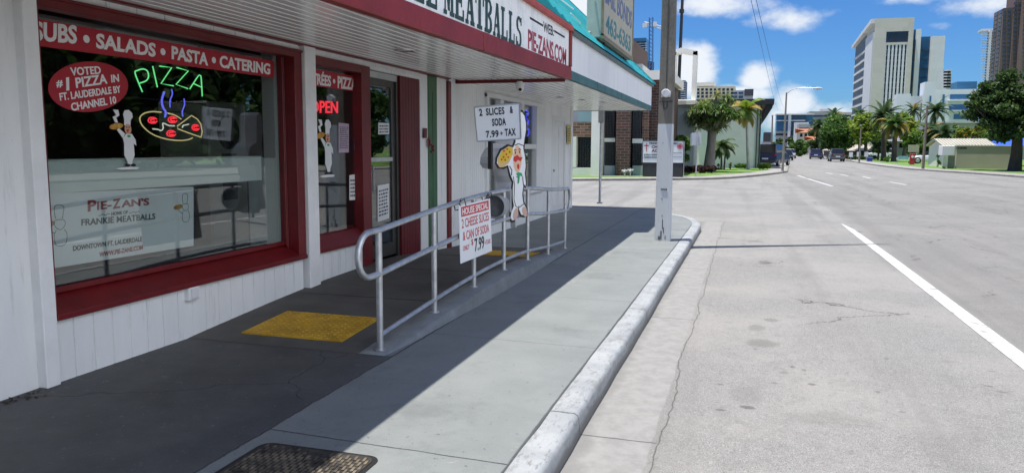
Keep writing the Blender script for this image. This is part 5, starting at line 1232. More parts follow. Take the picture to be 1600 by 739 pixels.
shrub('hedge', 'clipped green hedge at the corner of the white hall lawn', 1182, 1207, 254, 265, 58, 1500, .06, GY, 8, 'hedge', depth=.6, boxy=True)
shrub('hedge', 'loose green hedge between the palm trunk and the short palms', 1147, 1168, 255, 264, 60, 900, .07, GM, 6, 'hedge', depth=.5, boxy=True)
shrub('shrub', 'small round bush just right of the small leaning palm', 1136, 1144, 254, 265, 57.5, 420, .06, GY, 5)
shrub('shrub', 'small round bush at the foot of the twin stem palm', 1120, 1128, 254, 267, 55.5, 420, .06, GM, 5)
PURP = [leafmat('leaf_purple_dark', (.03,.012,.018)), leafmat('leaf_purple', (.06,.022,.032)), leafmat('leaf_purple_green', (.05,.05,.03))]
shrub('purple_bed', 'low dark purple bushes around the foot of the thick trunked tree', 1066, 1120, 258, 274, 48.3, 2600, .09, PURP, 16, 'flower bed', depth=1.2, boxy=True)
tree('broadleaf_tree', 'leafy green bush tree standing just right of the church notice board', 1050, 1082, 196, 262, 1066, 47, 14, 3200, .13, GM, .08, tone=1.1)
shrub('shrub', 'dark bush left of the church notice board by the brick wing', 1008, 1030, 198, 225, 44.5, 700, .12, GD, 6)

# ------------------------------------------------------------------ street lamp and far poles
def street_lamp(label, foot, base_y, top, arm, Y=None):
    o = oZ(foot, base_y, 0); a = oY(*top, o.y); b_ = oY(*arm, o.y-.5); t = thing('street_lamp', label, 'street lamp', (o.x, o.y, 0))
    q = MB(); q.tube([(o.x,o.y,0), Vector((o.x,o.y,0)).lerp(a, .5), a], [.085,.07,.05], 9); q.build('pole', mat('weathered_pole', (.28,.26,.23), .8, .3, 2), t, smooth=True)
    L = b_.x-a.x; q = MB(); q.tube(spline([a-Vector((0,0,.1)), (a.x+L*.2,a.y,a.z+.18), (a.x+L*.55,a.y-.2,a.z+.42*abs(b_.z-a.z)+.2), b_], 5), .024, 6); q.build('arm', GALV, t, smooth=True)
    q = MB(); q.lathe([(0,-.30),(.05,-.26),(.085,0),(.065,.24),(0,.3)], (b_.x+.1, b_.y, b_.z), 'x', 12); q.build('lamp_head', mat('lamp_head_grey', (.5,.5,.5), .4), t, smooth=True)
    q = MB(); q.lathe([(.0,-.07),(.045,-.05),(.06,.02)], (b_.x+.12, b_.y, b_.z-.05), 'z', 10); q.build('lens', mat('lamp_lens', (.6,.62,.6), .3), t, smooth=True)
street_lamp('tall street lamp with a curved arm at the far left kerb by the white hall', 1222.6, 267.5, (1229,145), (1275,138.5))
def far_pole(label, foot, by, top, r=.12, arm=False, name='utility_pole'):
    o = oZ(foot, by, 0); a = oY(*top, o.y); t = thing(name, label, 'pole', (o.x, o.y, 0)); q = MB(); q.tube([(o.x,o.y,0), a], [r, r*.7], 8); q.build('pole', mat('weathered_pole_wood', (.24,.20,.16), .9, .3, 2), t, smooth=True)
    q = MB(); q.box(a.x-.08, a.x+.08, a.y-.08, a.y+.08, a.z, a.z+.12); q.build('cap', GALV, t)
    return t
far_pole('wooden pole on the right kerb left of the white walled gate', 1442, 264, (1449,166), .11)
far_pole('thin pole at the right kerb under the yellow green tree', 1342.5, 253.5, (1345.5,197), .09)
far_pole('thin pale pole beside the white hall far down the left pavement', 1205, 256, (1207,182), .09)

# ------------------------------------------------------------------ cars
def car(label, px, py, z, colour, rot=0., W_=1.82, L_=4.6, H_=1.5, suv=True, group='cars on the far road', name='car', base=None):
    o = oZ(px, py, z) if base is None else Vector(base); t = thing(name, label, 'car', (o.x, o.y, z), group)
    pm = mat('car_paint_'+colour[0], colour[1], .25, spec=.6, metal=.3)
    hh = H_; w = W_/2
    def loft(mb, st, m=0):   # (y, z0, z1, half width bottom, half width top)
        vs = []
        for (y, z0, z1, a, b_) in st: vs += [(-a*.93,y,z0),(a*.93,y,z0),(a,y,z0+(z1-z0)*.35),(b_,y,z1-.04),(b_*.93,y,z1),(-b_*.93,y,z1),(-b_,y,z1-.04),(-a,y,z0+(z1-z0)*.35)]
        n = len(st); fs = [(i*8+j, i*8+(j+1)%8, (i+1)*8+(j+1)%8, (i+1)*8+j) for i in range(n-1) for j in range(8)]+[tuple(range(8))[::-1], tuple(range(8*n-8, 8*n))]
        mb.add(vs, fs, m)
    b = MB(); zb = .28; zs = hh*.60; loft(b, [(-L_/2,zb+.15,zs-.05,w*.86,w*.82),(-L_/2+.15,zb,zs,w*.97,w*.93),(0,zb-.05,zs+.02,w,w*.95),(L_/2-1.1,zb,zs-.03,w*.98,w*.92),(L_/2-.2,zb+.05,zs-.16,w*.92,w*.84),(L_/2,zb+.15,zs-.28,w*.8,w*.74)])
    y0 = -L_/2+(.12 if suv else .7)
    b.box(-w*.70,w*.70,y0+.5,L_/2-1.9,hh-.045,hh)
    for y, sl_ in ((y0+.30, .18),(L_/2-1.75,-.45)):
        for s in (-1,1): b.obox((s*w*.80-.04,y-.03,zs), (.08,0,0), (0,.08,0), (-s*w*.1,sl_,hh-zs-.02))
    body = b.build('body', pm, t, bevel=.02)
    g = MB(); loft(g, [(y0,zs-.02,zs+.06,w*.84,w*.82),(y0+.42,zs-.03,hh-.02,w*.88,w*.72),(L_/2-2.0,zs-.03,hh-.01,w*.88,w*.72),(L_/2-1.15,zs-.05,zs+.05,w*.84,w*.80)]); g.build('windows', GLASSD, t)
    for x in (-1, 1):
        for y in (-L_/2+.85, L_/2-.85):
            q = MB(); q.lathe([(0,-.11),(.30,-.11),(.335,-.06),(.335,.06),(.30,.11),(0,.11)], (x*(w-.12), y, .335), 'x', 18); wh_ = q.build('wheel', BLK, t, smooth=True)
            q = MB(); q.lathe([(0,x*.118),(.2,x*.118),(.21,x*.108)], (x*(w-.12), y, .335), 'x', 14); r_ = q.build('rim', ALU, wh_); 
        q = MB(); q.box(x*w*.62, x*w*.92, -L_/2+.0, -L_/2+.12, zs-.22, zs-.06); q.build('tail_light', mat('tail_red', (.35,.01,.01), .3), t)
        q = MB(); q.box(x*w*.55, x*w*.85, L_/2-.14, L_/2-.02, zs-.38, zs-.26); q.build('headlight', PAPER, t)
    q = MB(); q.box(-.26,.26,-L_/2-.012,-L_/2+.02,zb+.30,zb+.42); q.build('number_plate', PAPER, t)
    q = MB(); q.box(-w*.9,w*.9,-L_/2-.05,-L_/2+.1,zb+.02,zb+.2); q.build('bumper', mat('bumper_dark', (.05,.05,.055), .6), t, bevel=.02)
    for c in t.children:     # parts were modelled about the origin
        c.location = (0,0,0)
        for g_ in c.children: g_.location = (0,0,0)
    t.rotation_euler.z = rot; return t
car('grey SUV with a white roof rack driving away in the right lanes', 1306, 252.5, -.13, ('grey', (.10,.105,.11)), 0, 1.75, 4.2, 1.62)
car('blue SUV farther ahead to the left of the grey one', 1274, 248.8, -.13, ('blue', (.03,.04,.16)), -.05, 1.75, 4.2, 1.55)
car('big dark blue SUV parked at the far left kerb by the white hall', 1210, 258, -.005, ('navy', (.015,.03,.10)), -.3, 1.95, 4.9, 1.85, base=(2.35,71.5,0))
car('dark car waiting beyond the parked blue pickup', 1228, 250.5, -.13, ('black', (.02,.022,.03)), 3.1, 1.85, 4.5, 1.5)
car('pale car just visible past the dark one at the left kerb', 1234, 247.5, -.13, ('silver', (.4,.41,.42)), 3.1, 1.85, 4.5, 1.5)
car('white car parked behind the hedge under the low beige roof', 1374, 247.5, -.0, ('white', (.7,.7,.7)), 1.5, 1.85, 4.6, 1.5)
car('white car parked by the palms left of the gate', 1457, 256, -.0, ('white', (.7,.7,.7)), 1.4, 1.85, 4.5, 1.45)

# ------------------------------------------------------------------ buildings down the road
PLAIN = lambda n, c, **k: mat(n, c, .8, .1, .2, **k)
def bldg(name, label, L, R, T, Y, depth, M, zb=0., cat='building'):
    a, b_ = oY(L, 231, Y), oY(R, T, Y); t = thing(name, label, cat, ((a.x+b_.x)/2, Y, 0)); q = MB(); q.box(a.x, b_.x, Y, Y+depth, zb, b_.z); q.build('wall', M, t); return t, a.x, b_.x, b_.z
def panel(t, nm, L, R, T, B, Y, M, d=.3, back=0., zmin=None):
    q = MB(); a, b_ = oY(L, B, Y), oY(R, T, Y); q.box(a.x, b_.x, Y-d, Y+back-.002, a.z if zmin is None else zmin, b_.z); return q.build(nm, M, t)
# courthouse tower
YT = 330; TWC = PLAIN('tower_tan_cladding', (.52,.49,.43)); TWG = PLAIN('tower_pale_cladding', (.66,.665,.66)); TWM = mat('tower_grey_side', (.17,.19,.20), .6, .4, .35)
TSID = brick('tower_panel_joints', (.56,.53,.46), (.51,.48,.42), (.46,.44,.39), 3.2, 1.9)
tw = thing('office_tower', 'tall tan office tower with vertical dark window strips rising over the trees', 'tower', oY(1395, 231, YT))
def wz(px, py, Y): return oY(px, py, Y)
x0, x1, zt_ = wz(1364.5,90,YT).x, wz(1425,90,YT).x, wz(1398,28.5,YT).z
q = MB(); xa, xb = wz(1381.5,110,YT).x, wz(1416,110,YT).x; za, zc = wz(1400,66.6,YT).z, wz(1400,49.6,YT).z; zd = wz(1400,70.5,YT).z
q.box(x0, xa, YT, YT+20, 0, zt_); q.box(xb, x1, YT, YT+20, 0, zt_); q.box(xa, xb, YT, YT+20, zc, zt_); q.box(xa, xb, YT+.02, YT+20, zd, za)
q.box(xa, xb, YT+.9, YT+20, 0, zc-.01); q.build('tan_facade', TSID, tw)
q = MB(); q.box(xa+.2, xb-.2, YT+.5, YT+.88, za, zc); w = q.build('window_band', GLASSB, tw); g = MB()
for i in range(1, 13): x = xa+(xb-xa)*i/13; g.box(x-.12, x+.12, YT+.2, YT+.49, za, zc)
for i in (1,2): z = za+(zc-za)*i/3; g.box(xa, xb, YT+.25, YT+.48, z-.1, z+.1)
g.build('mullions', mat('mullion_dark', (.03,.04,.06), .5), w)
for i in range(6):
    xs = xa+(xb-xa)*(i+.27)/6; xe = xa+(xb-xa)*(i+.73)/6
    q = MB(); q.box(xs, xe, YT+.4, YT+.88, 0, zd-.01); w = q.build('window_strip', GLASSD, tw); g = MB(); z = 6
    while z < zd: g.box(xs, xe, YT+.36, YT+.399, z, z+.55); z += 2.05
    g.build('spandrels', mat('spandrel_grey', (.12,.13,.15), .6), w)
for i in range(7):
    xs = xa if i == 0 else xa+(xb-xa)*(i-.27)/6; xe = xb if i == 6 else xa+(xb-xa)*(i+.27)/6
    q = MB(); q.box(xs, xe, YT+.1, YT+.88, 0, zd-.02); q.build('pale_pier', TWG, tw)
q = MB(); q.box(x0-.02, x0+8, YT+20.01, YT+54, 0, wz(1340,73,YT+54).z); sd = q.build('grey_side', TWM, tw); q = MB(); zz = 5
while zz < wz(1340,73,YT+54).z-4: q.box(x0-.4, x0-.021, YT+21, YT+53.5, zz, zz+.8); zz += 3.6
q.build('side_bands', TWG, sd)
q = MB(); q.box(x0-.5, x0-.001, YT+.5, YT+19.9, 0, zt_-5); q.build('pale_fin', TWG, tw)
zr_ = wz(1340,71,YT+54).z; q = MB(); q.prism([(x0-1.5, YT+.3, zt_), (x0-1.5, YT+56, zr_), (x0-1.5, YT+56, zr_-1.2), (x0-1.5, YT+.3, zt_-1.6)], (9,0,0)); q.build('sloping_roof_edge', TWG, tw)
for nm, L, R, T, M, d, off in (('blue_glass', 1425.5, 1431, 47, GLASSB, 14, 3), ('pale_fin', 1431, 1438.5, 46, TWG, 16, 1.5), ('blue_glass', 1438.5, 1454.5, 58, GLASSB, 14, 3), ('pale_wing', 1454.5, 1475.5, 57, TWG, 18, .5)):
    q = MB(); q.box(wz(L,90,YT).x, wz(R,90,YT).x, YT+off, YT+d+4, 0, wz(L,T,YT+off).z); w = q.build(nm, M, tw)
    if 'glass' in nm:
        g = MB(); z = 8
        while z < wz(L,T,YT).z-2: g.box(wz(L,90,YT).x, wz(R,90,YT).x-.02, YT+off-.15, YT+off-.01, z, z+.45); z += 3.4
        g.build('floor_lines', MATS['mullion_dark'], w)
# white clinic in front of the tower
YH = 170; HW = PLAIN('clinic_white', (.66,.68,.70))
hc = thing('white_clinic', 'stepped white clinic building with blue ribbon windows right of the tower', 'building', oY(1460, 231, YH))
for (L, R, T, off) in ((1399,1420,147,0),(1420,1438,150,1),(1440,1457,128.5,-.5),(1457,1531,139,1.5)):
    q = MB(); q.box(wz(L,200,YH).x, wz(R,200,YH).x, YH+off, YH+(4 if L < 1457 else 9), 0, wz((L+R)/2,T,YH).z); q.build('wall', HW, hc)
for (L, R, T, B) in ((1484,1515,147.5,155.5),(1483,1513,163.5,171.5),(1490,1516,178.5,186.5),(1471,1476,148,176),(1452,1455,150,160)): panel(hc, 'ribbon_window', L, R, T, B, YH+1.5 if L > 1457 else YH-.5, GLASSB, .15)
for (L, R, T, B) in ((1481,1518,157,158.5),(1481,1518,173,174.5)): panel(hc, 'ledge', L, R, T, B, YH+1.5, HW, .7)
t, *_ = bldg('glass_penthouse', 'low dark glass block on top of the white clinic', 1488, 1527, 127.5, YH+9.1, 5, GLASSB, zb=0)
t, a_, b2_, z_ = bldg('office_block', 'small white office block with dark window rows peeping between tower and clinic', 1472.5, 1487.5, 108.5, 300, 14, PLAIN('pale_block', (.6,.61,.62)))
for i in range(6): panel(t, 'window_row', 1474, 1485.5, 111.5+i*4.6, 114.5+i*4.6, 300, GLASSD, .15)
# parking deck, low buildings
t, *_ = bldg('parking_deck', 'long grey concrete deck behind the low trees on the right', 1440, 1610, 192, 130, 20, PLAIN('deck_grey', (.38,.37,.35)))
panel(t, 'dark_opening', 1440, 1600, 205, 213, 130, GLASSD, .1); panel(t, 'parapet', 1439, 1611, 190.5, 193, 130, PLAIN('deck_light', (.45,.44,.42)), .5)
def hip(name, label, L, R, eave, ridge, Y, depth, wallm, roofm, windows=()):
    a, b_ = oY(L, eave, Y), oY(R, eave, Y); zr2 = oY(L, ridge, Y+depth/2).z; t = thing(name, label, 'building', ((a.x+b_.x)/2, Y, 0))
    q = MB(); q.box(a.x+.5, b_.x-.5, Y+.6, Y+depth, 0, a.z); q.build('wall', wallm, t)
    i = depth*.35; q = MB(); q.add([(a.x,Y,a.z+.01),(b_.x,Y,a.z+.01),(b_.x,Y+depth,a.z+.01),(a.x,Y+depth,a.z+.01),(a.x+i,Y+depth/2,zr2),(b_.x-i,Y+depth/2,zr2)], [(0,1,5,4),(1,2,5),(2,3,4,5),(3,0,4),(3,2,1,0)]); q.build('roof', roofm, t)
    for (l, r, T, B) in windows: panel(t, 'window', l, r, T, B, Y+.6, GLASSD, .06)
    return t
TANR = mat('tan_shingle', (.40,.36,.30), .9, .25, .8)
hip('low_building', 'low dark fronted building with a broad tan roof under the trees', 1296, 1384, 235.5, 219, 150, 16, PLAIN('low_dark_wall', (.10,.085,.075)), TANR, ((1302,1330,237,242),(1338,1362,237,242)))
hip('low_building', 'small pale building with a grey roof between the palms', 1384, 1440, 221, 210, 135, 14, PLAIN('low_pale_wall', (.35,.36,.36)), mat('grey_shingle', (.2,.2,.2), .9, .2, .8), ((1388,1400,224,231),(1405,1420,224,231)))
# blue glass hospital far down
YF = 330
bg_ = thing('blue_glass_building', 'wide far building with blue glass ends and white frame at the end of the road', 'building', oY(1240, 231, YF)); fw_ = PLAIN('far_white', (.60,.62,.63))
def fb(nm, L, R, T, B, M, off=0., d=12): a, b_ = oY(L, B, YF), oY(R, T, YF); q = MB(); q.box(a.x, b_.x, YF+off, YF+off+d, max(0, a.z) if B < 231 else 0, b_.z); return q.build(nm, M, bg_)
fb('blue_glass', 1212.5, 1232, 180, 205, GLASSB); fb('white_frame', 1229, 1236, 179.5, 240, fw_, -1.5); fb('dark_glass', 1236, 1258, 180.5, 212, GLASSF, -.5); fb('blue_glass', 1258, 1271, 179.5, 197, GLASSB, .2)
fb('white_roof_line', 1212, 1272, 178, 180, fw_, -2); fb('white_band', 1213, 1258, 188, 189.5, fw_, -1.2); fb('lower_floors', 1211, 1258, 205, 240, PLAIN('far_grey', (.35,.36,.36)), .5)
fb('dark_openings', 1212, 1232, 209, 212, GLASSD, .3); fb('dark_openings', 1212, 1232, 218, 223, GLASSD, .3); fb('white_wing', 1238, 1262, 192, 240, fw_, -6, 4)
t, *_ = bldg('office_block', 'wide pale far office block with a stepped roof behind the dark trees', 1262, 1305, 174, 380, 20, PLAIN('far_beige', (.46,.45,.43))); panel(t, 'roof_storey', 1281, 1298, 170.5, 174, 382, fw_, .1, 6); panel(t, 'window_row', 1264, 1303, 180, 183, 380, GLASSF, .3); panel(t, 'window_row', 1264, 1303, 187, 190, 380, GLASSF, .3)
t, *_ = bldg('office_block', 'plain pale far block left of the tall tan tower', 1310, 1338, 175.5, 420, 20, MATS['far_beige']); panel(t, 'window_row', 1311, 1336, 180, 183, 420, GLASSF, .3)
t, *_ = bldg('office_block', 'grey far block with an oblique side before the blue glass building', 1247, 1266, 194, 260, 10, PLAIN('far_mid_grey', (.30,.31,.32))); panel(t, 'window_row', 1249, 1264, 200, 203, 260, GLASSF, .2)
hip('orange_roof_house', 'cream house with orange tiled roof above the bushes at the road end', 1247, 1272, 207, 201.5, 210, 12, PLAIN('cream_wall', (.58,.52,.42)), mat('orange_tile', (.42,.17,.08), .8, .3, 1), ((1250,1254,209,214),(1257,1261,209,214),(1264,1268,209,214)))
hip('orange_roof_house', 'lower cream house with orange roof beside the dark trees', 1262, 1284, 219, 213.5, 190, 10, MATS['cream_wall'], MATS['orange_tile'], ((1265,1270,221,226),(1274,1279,221,226)))
t, *_ = bldg('office_block', 'low dark grey block beyond the white hall at the left pavement', 1190, 1213, 222, 180, 12, PLAIN('far_low_grey', (.28,.28,.28))); panel(t, 'window_row', 1191, 1212, 228, 236, 180, GLASSD, .2)
t, *_ = bldg('office_block', 'dark panelled block showing past the corner of the white hall', 1193, 1205, 207, 240, 12, PLAIN('far_dark', (.03,.03,.04)), zb=0)
# towers behind the church
t, *_ = bldg('hotel_block', 'long cream hotel block rising behind the spiky tree', 1086, 1149, 135, 260, 16, PLAIN('hotel_cream', (.55,.50,.36)))
for i in range(3):
    for j in range(9): panel(t, 'window', 1089+j*6.6, 1093+j*6.6, 138.5+i*5.5, 142+i*5.5, 260, GLASSD, .12)
panel(t, 'roof_screen', 1087, 1117, 129, 135, 262, PLAIN('hotel_white', (.6,.59,.55)), .1, 6)
t, *_ = bldg('office_block', 'grey block with a dark corner right of the cream hotel', 1144, 1177, 141, 240, 12, PLAIN('mid_grey_block', (.36,.38,.40)))
panel(t, 'dark_corner', 1163, 1177.5, 139.5, 150, 240, PLAIN('slate_dark', (.04,.045,.06)), .4); 
for L in (1145, 1154): panel(t, 'window', L, L+7, 144, 147.5, 240, GLASSF, .15); panel(t, 'window', L, L+7, 150, 154, 240, GLASSF, .15)
t, *_ = bldg('apartment_tower', 'dark blue apartment tower seen through the white bell frame', 1046, 1071, 126, 420, 14, PLAIN('slate_blue', (.07,.10,.16)))
for i in range(8): panel(t, 'balcony_row', 1064, 1070.8, 128+i*3.6, 129+i*3.6, 420, fw_, .8)
t, *_ = bldg('unfinished_tower', 'unfinished concrete tower with open floors and glass top beside a crane', 988, 1010, 60, 400, 16, GLASSF)
for i in range(12): panel(t, 'floor_slab', 987.5, 1010.8, 68+i*3.6, 69.3+i*3.6, 400, fw_, 1.)
for x in (990, 999, 1008): panel(t, 'column', x, x+1.3, 67, 112, 400, fw_, .8)
panel(t, 'glass_top', 989, 1010.2, 60, 66, 400, GLASSB, 1.2); panel(t, 'stair_core', 1011, 1020, 96, 112, 398, MATS['far_dark'], .1, 6)
cr = thing('tower_crane', 'blue lattice tower crane beside the unfinished tower', 'crane', oY(1016, 231, 390)); CB = mat('crane_blue', (.03,.12,.30), .5)
def truss(mb, A, B, w, n, r):
    A, B = Vector(A), Vector(B); d = (B-A).normalized(); s = d.cross(Vector((0,1,0))).normalized()*w/2; e_ = Vector((0,1,0))*w/2
    cs_ = [s+e_, s-e_, -s-e_, -s+e_]
    for c in cs_: mb.tube([A+c, B+c], r, 4)
    for i in range(n):
        p, q_ = A.lerp(B, i/n), A.lerp(B, (i+1)/n)
        for j in range(4): mb.tube([p+cs_[j], q_+cs_[(j+1)%4]], r*.7, 3)
q = MB(); a = oY(1016.5, 231, 390); a.z = 0; truss(q, a, oY(1017.5, 28, 390), 1.7, 34, .22); q.build('mast', CB, cr)
q = MB(); truss(q, oY(1006.5,36.5,390), oY(1040,45.5,390), 1.1, 14, .16); q.build('jib', PLAIN('crane_white', (.65,.65,.65)), cr)
q = MB(); c = oY(1008,38,390); q.box(c.x-1.2,c.x+1.2,389,391,c.z-1.8,c.z+.3); q.build('counterweight', fw_, cr); q = MB(); c = oY(1017.8,39,390); q.box(c.x+.9,c.x+2.5,389,391,c.z-1,c.z+1.2); q.build('cab', fw_, cr)
# condo and brown tower on the right
t, *_ = bldg('condo_tower', 'slim white balcony tower behind the brown tower', 1534, 1562, 49, 480, 5, PLAIN('condo_glass', (.10,.14,.18)))
for i in range(22): panel(t, 'balcony_slab', 1532.5, 1560, 50+i*4.1, 51.8+i*4.1, 480, fw_, 1.6)
panel(t, 'white_spine', 1541, 1545, 47, 150, 480, fw_, 1.9, zmin=0); panel(t, 'roof_crown', 1534, 1556, 45, 49, 481, fw_, .1, 8)
BRN = PLAIN('brown_granite', (.17,.115,.10)); YBn = 250
bt = thing('brown_tower', 'tall brown stone tower with square window grid at the right edge', 'tower', oY(1600, 231, YBn))
for (L, R, T, off, dp) in ((1565,1690,8,6,9),(1582,1700,-40,5,8),(1597,1710,-90,2,8)):
    a, b_ = oY(L,60,YBn+off), oY(R,T,YBn+off); q = MB(); q.box(a.x, b_.x, YBn+off, YBn+off+dp, 0, b_.z); q.build('wall', BRN, bt)
BW = mat('brown_tower_glass', (.10,.10,.13), .2, .5, .3, spec=.6)
for c, (L, w_, off, T0) in enumerate(((1566.5,5.5,6,14),(1574,5.5,6,14),(1583.5,5.5,5,4),(1590.5,5,5,4),(1598.5,6,2,4))):
    for r in range(17): panel(bt, 'window', L-r*.06, L+w_-r*.06, T0+r*6.9, T0+4.3+r*6.9, YBn+off, BW, .12)
xs = oY(1565,60,YBn+6).x
for r in range(16):
    for y_ in (YBn+7.2, YBn+11.2): z_ = oY(1566, 14+r*6.9, YBn+6).z; q = MB(); q.box(xs-.1, xs-.002, y_, y_+2.6, z_-.95, z_); q.build('window', BW, bt)
# white walled gate with the number 1000
YG = 68; WG = mat('painted_block_wall', (.46,.42,.33), .85, .12, .8, bump=.2, bscale=8); WALLZ = oY(1540,228.5,YG).z
gw = thing('boundary_wall', 'long beige block wall carrying the number 1000 beside the white gate', 'wall', oY(1540, 262, YG))
q = MB(); a, b_ = oY(1493,265,YG), oY(1588,265,YG); q.box(a.x, b_.x, YG, YG+.3, 0, WALLZ); q.build('wall_panel', WG, gw); q = MB(); q.box(a.x-.05, b_.x+.05, YG-.05, YG+.35, WALLZ, WALLZ+.08); q.build('coping', STUC, gw)
q = MB(); textY(q, '1000', 1496.5, 1510.5, 229.8, 233.2, YG-.003, bold=.03); q.build('number', BLK, gw)
gt = thing('gate_kiosk', 'white boxed gate with vertical slats at the left end of the beige wall', 'gate', oY(1482, 264, YG-.4))
q = MB(); px_box(q, 1471.5, 1492.5, 228, 243, YG-.5, 1.2); q.build('white_box', PAPER, gt, bevel=.03)
q = MB(); px_box(q, 1472.5, 1474.5, 243.1, 265, YG-.4, .2, zmin=0); q.build('post', STUC, gt); q = MB(); px_box(q, 1478.5, 1480, 243.1, 265, YG-.4, .2, zmin=0); q.build('post', STUC, gt)
q = MB(); a, b_ = oY(1480.2,265,YG-.2), oY(1492.5,243.2,YG-.2); n = 11
for i in range(n): w = (b_.x-a.x)/n; q.box(a.x+i*w, a.x+i*w+w*.8, YG-.22, YG-.16, .02, b_.z)
q.build('slatted_gate', mat('gate_grey', (.33,.31,.28), .7, .2, 3), gt)
wr = thing('metal_roof_shed', 'long low shed with a cream metal roof behind the beige wall', 'building', oY(1512, 262, 74))
a, b_ = oY(1471, 229, 73), oY(1556, 229, 73); rz_ = oY(1500, 218.5, 76).z
q = MB(); q.box(a.x+.3, b_.x-.3, 73.4, 79, 0, a.z); q.prism([(a.x+.3,73.4,a.z),(a.x+.3,79,a.z),(a.x+.3,76,rz_-.05)], (b_.x-a.x-.6,0,0)); q.build('wall', STUC, wr)
q = MB(); q.prism([(a.x,72.8,a.z),(a.x,76,rz_+.02),(a.x,79.4,a.z),(a.x,79.4,a.z+.06),(a.x,76,rz_+.09),(a.x,72.8,a.z+.06)], (b_.x-a.x,0,0))
n = 17
for i in range(n+1): x_ = a.x+(b_.x-a.x-.05)*i/n; q.obox((x_,72.8,a.z+.06), (.05,0,0), (0,3.2,rz_-a.z+.02), (0,-.02,.05))
q.build('metal_roof', mat('cream_metal_roof', (.42,.40,.33), .6, .15, 1), wr)
ba = thing('blue_awning', 'bright blue peaked canopy behind the beige wall and big tree', 'awning', oY(1585, 228, 82)); q = MB(); a = oY(1553,228,80); b_ = oY(1625,228,80); tp = oY(1583,211,83)
q.add([a, b_, (b_.x,87,a.z), (a.x,87,a.z), (tp.x-.6,83.5,tp.z), (tp.x+.8,83.5,tp.z)], [(0,1,5,4),(1,2,5),(2,3,4,5),(3,0,4)]); q.build('canvas', mat('awning_blue', (.02,.10,.55), .6, .15, 2), ba)
for x in (a.x+.2, b_.x-.2):
    q = MB(); q.tube([(x,80.1,0),(x,80.1,a.z)], .05, 6); q.build('post', GALV, ba)
# trees on the right
tree('big_broadleaf_tree', 'big dark spreading tree with a leaning trunk at the right edge', 1506, 1684, 102, 234, 1587, 63, 74, 24000, .15, GD, .42, flat=.6, tone=.85, rr=(.13,.24))
tree('flowering_tree', 'low flat tree with orange tinged leaves over the cream metal roof', 1480, 1548, 197, 222, 1515, 88, 16, 2600, .2, [GM[1], GY[1], leafmat('leaf_orange', (.32,.13,.03))], .12, flat=.5, tone=.9)
tree('broadleaf_tree', 'low drooping green tree beside the blue canopy', 1532, 1572, 198, 226, 1553, 84, 14, 2600, .17, GM, .1, tone=.8)
tree('yellow_green_tree', 'wide yellow green tree left of the tall date palms', 1322, 1386, 174, 230, 1352, 116, 26, 8000, .22, GY, .25, tone=1.4)
tree('yellow_green_tree', 'yellow green tree crown behind the shorter date palm', 1384, 1446, 173, 226, 1412, 128, 26, 7000, .24, GY, .25, tone=1.1)
tree('broadleaf_tree', 'big dark green shade tree over the road beyond the grey SUV', 1270, 1346, 180, 240, 1317, 128, 34, 10000, .24, GM, .45, tone=.4)
tree('broadleaf_tree', 'dark tree left of the big shade tree by the blue SUV', 1262, 1296, 186, 244, 1284, 140, 20, 5000, .24, GD, .25, tone=.7)
tree('broadleaf_tree', 'rounded green tree at the road end below the orange roofs', 1232, 1266, 217, 247, 1250, 165, 18, 3500, .28, GM, .2, tone=.6)
tree('broadleaf_tree', 'small dark tree at the left pavement behind the street lamp', 1202, 1232, 214, 248, 1216, 150, 18, 3500, .28, GD, .2, tone=.9)
tree('broadleaf_tree', 'dull green tree between the lamp and the orange roofed house', 1226, 1244, 210, 247, 1236, 190, 14, 2500, .32, GD, .2, tone=1.4)
tree('broadleaf_tree', 'dark tree filling the gap behind the far palms on the right', 1428, 1480, 205, 246, 1452, 122, 20, 4500, .24, GD, .2, tone=.8)
tree('broadleaf_tree', 'dark green tree under the tan roof left of the date palms', 1356, 1392, 214, 244, 1372, 112, 14, 2500, .2, GD, .15, tone=.5)
palm('palm_tree', 'taller dark date palm standing left in the pair of date palms', (1381,182), 1381, 104, 2.6, 40, GP, .3, BARK, 1.15, leaflet=.55, dry=.12, up=1.25, wid=.12)
palm('palm_tree', 'shorter date palm with golden lower fronds in the pair of date palms', (1399,194), 1397, 100, 2.3, 38, [GP[0], GM[1], leafmat('frond_gold', (.34,.24,.05))], .3, BARK, 1.15, leaflet=.5, dry=.55, up=1.2, wid=.12)
for (cx_, cy_, b_, Y_, r_, lab) in ((1462,172,1459,106,2.3,'tall feathery palm right of the wooden kerb pole'),(1454,205,1454,100,1.9,'lower palm crown behind the wooden kerb pole'),(1473,208,1471,98,2.0,'low palm with arching fronds left of the white gate'),(1428,172,1428,150,2.4,'distant palm top against the white clinic'),(1303,180,1303,148,2.4,'dark palm top above the big shade tree'),(1343,178,1342,150,2.,'small dark palm top left of the tan tower base'),(1280,196,1280,135,2.2,'shaggy dark palm at the left of the shade trees')):
    palm('palm_tree', lab, (cx_,cy_), b_, Y_, r_, 22, GP, .16, BARK, 1.2, leaflet=.5, dry=.06, up=1.2, wid=.11)
tree('broadleaf_tree', 'bushy green tree filling the space right of the tall feathery palm', 1468, 1506, 192, 232, 1488, 100, 16, 4000, .2, GM, .15, tone=.7)
tree('broadleaf_tree', 'dark bushy tree between the flowering tree and the blue canopy', 1520, 1562, 188, 228, 1541, 98, 16, 4000, .2, GD, .15, tone=1.1)
tree('broadleaf_tree', 'light green low tree behind the cream notice board', 1412, 1446, 205, 246, 1430, 112, 14, 3500, .2, GM, .15, tone=1.2)
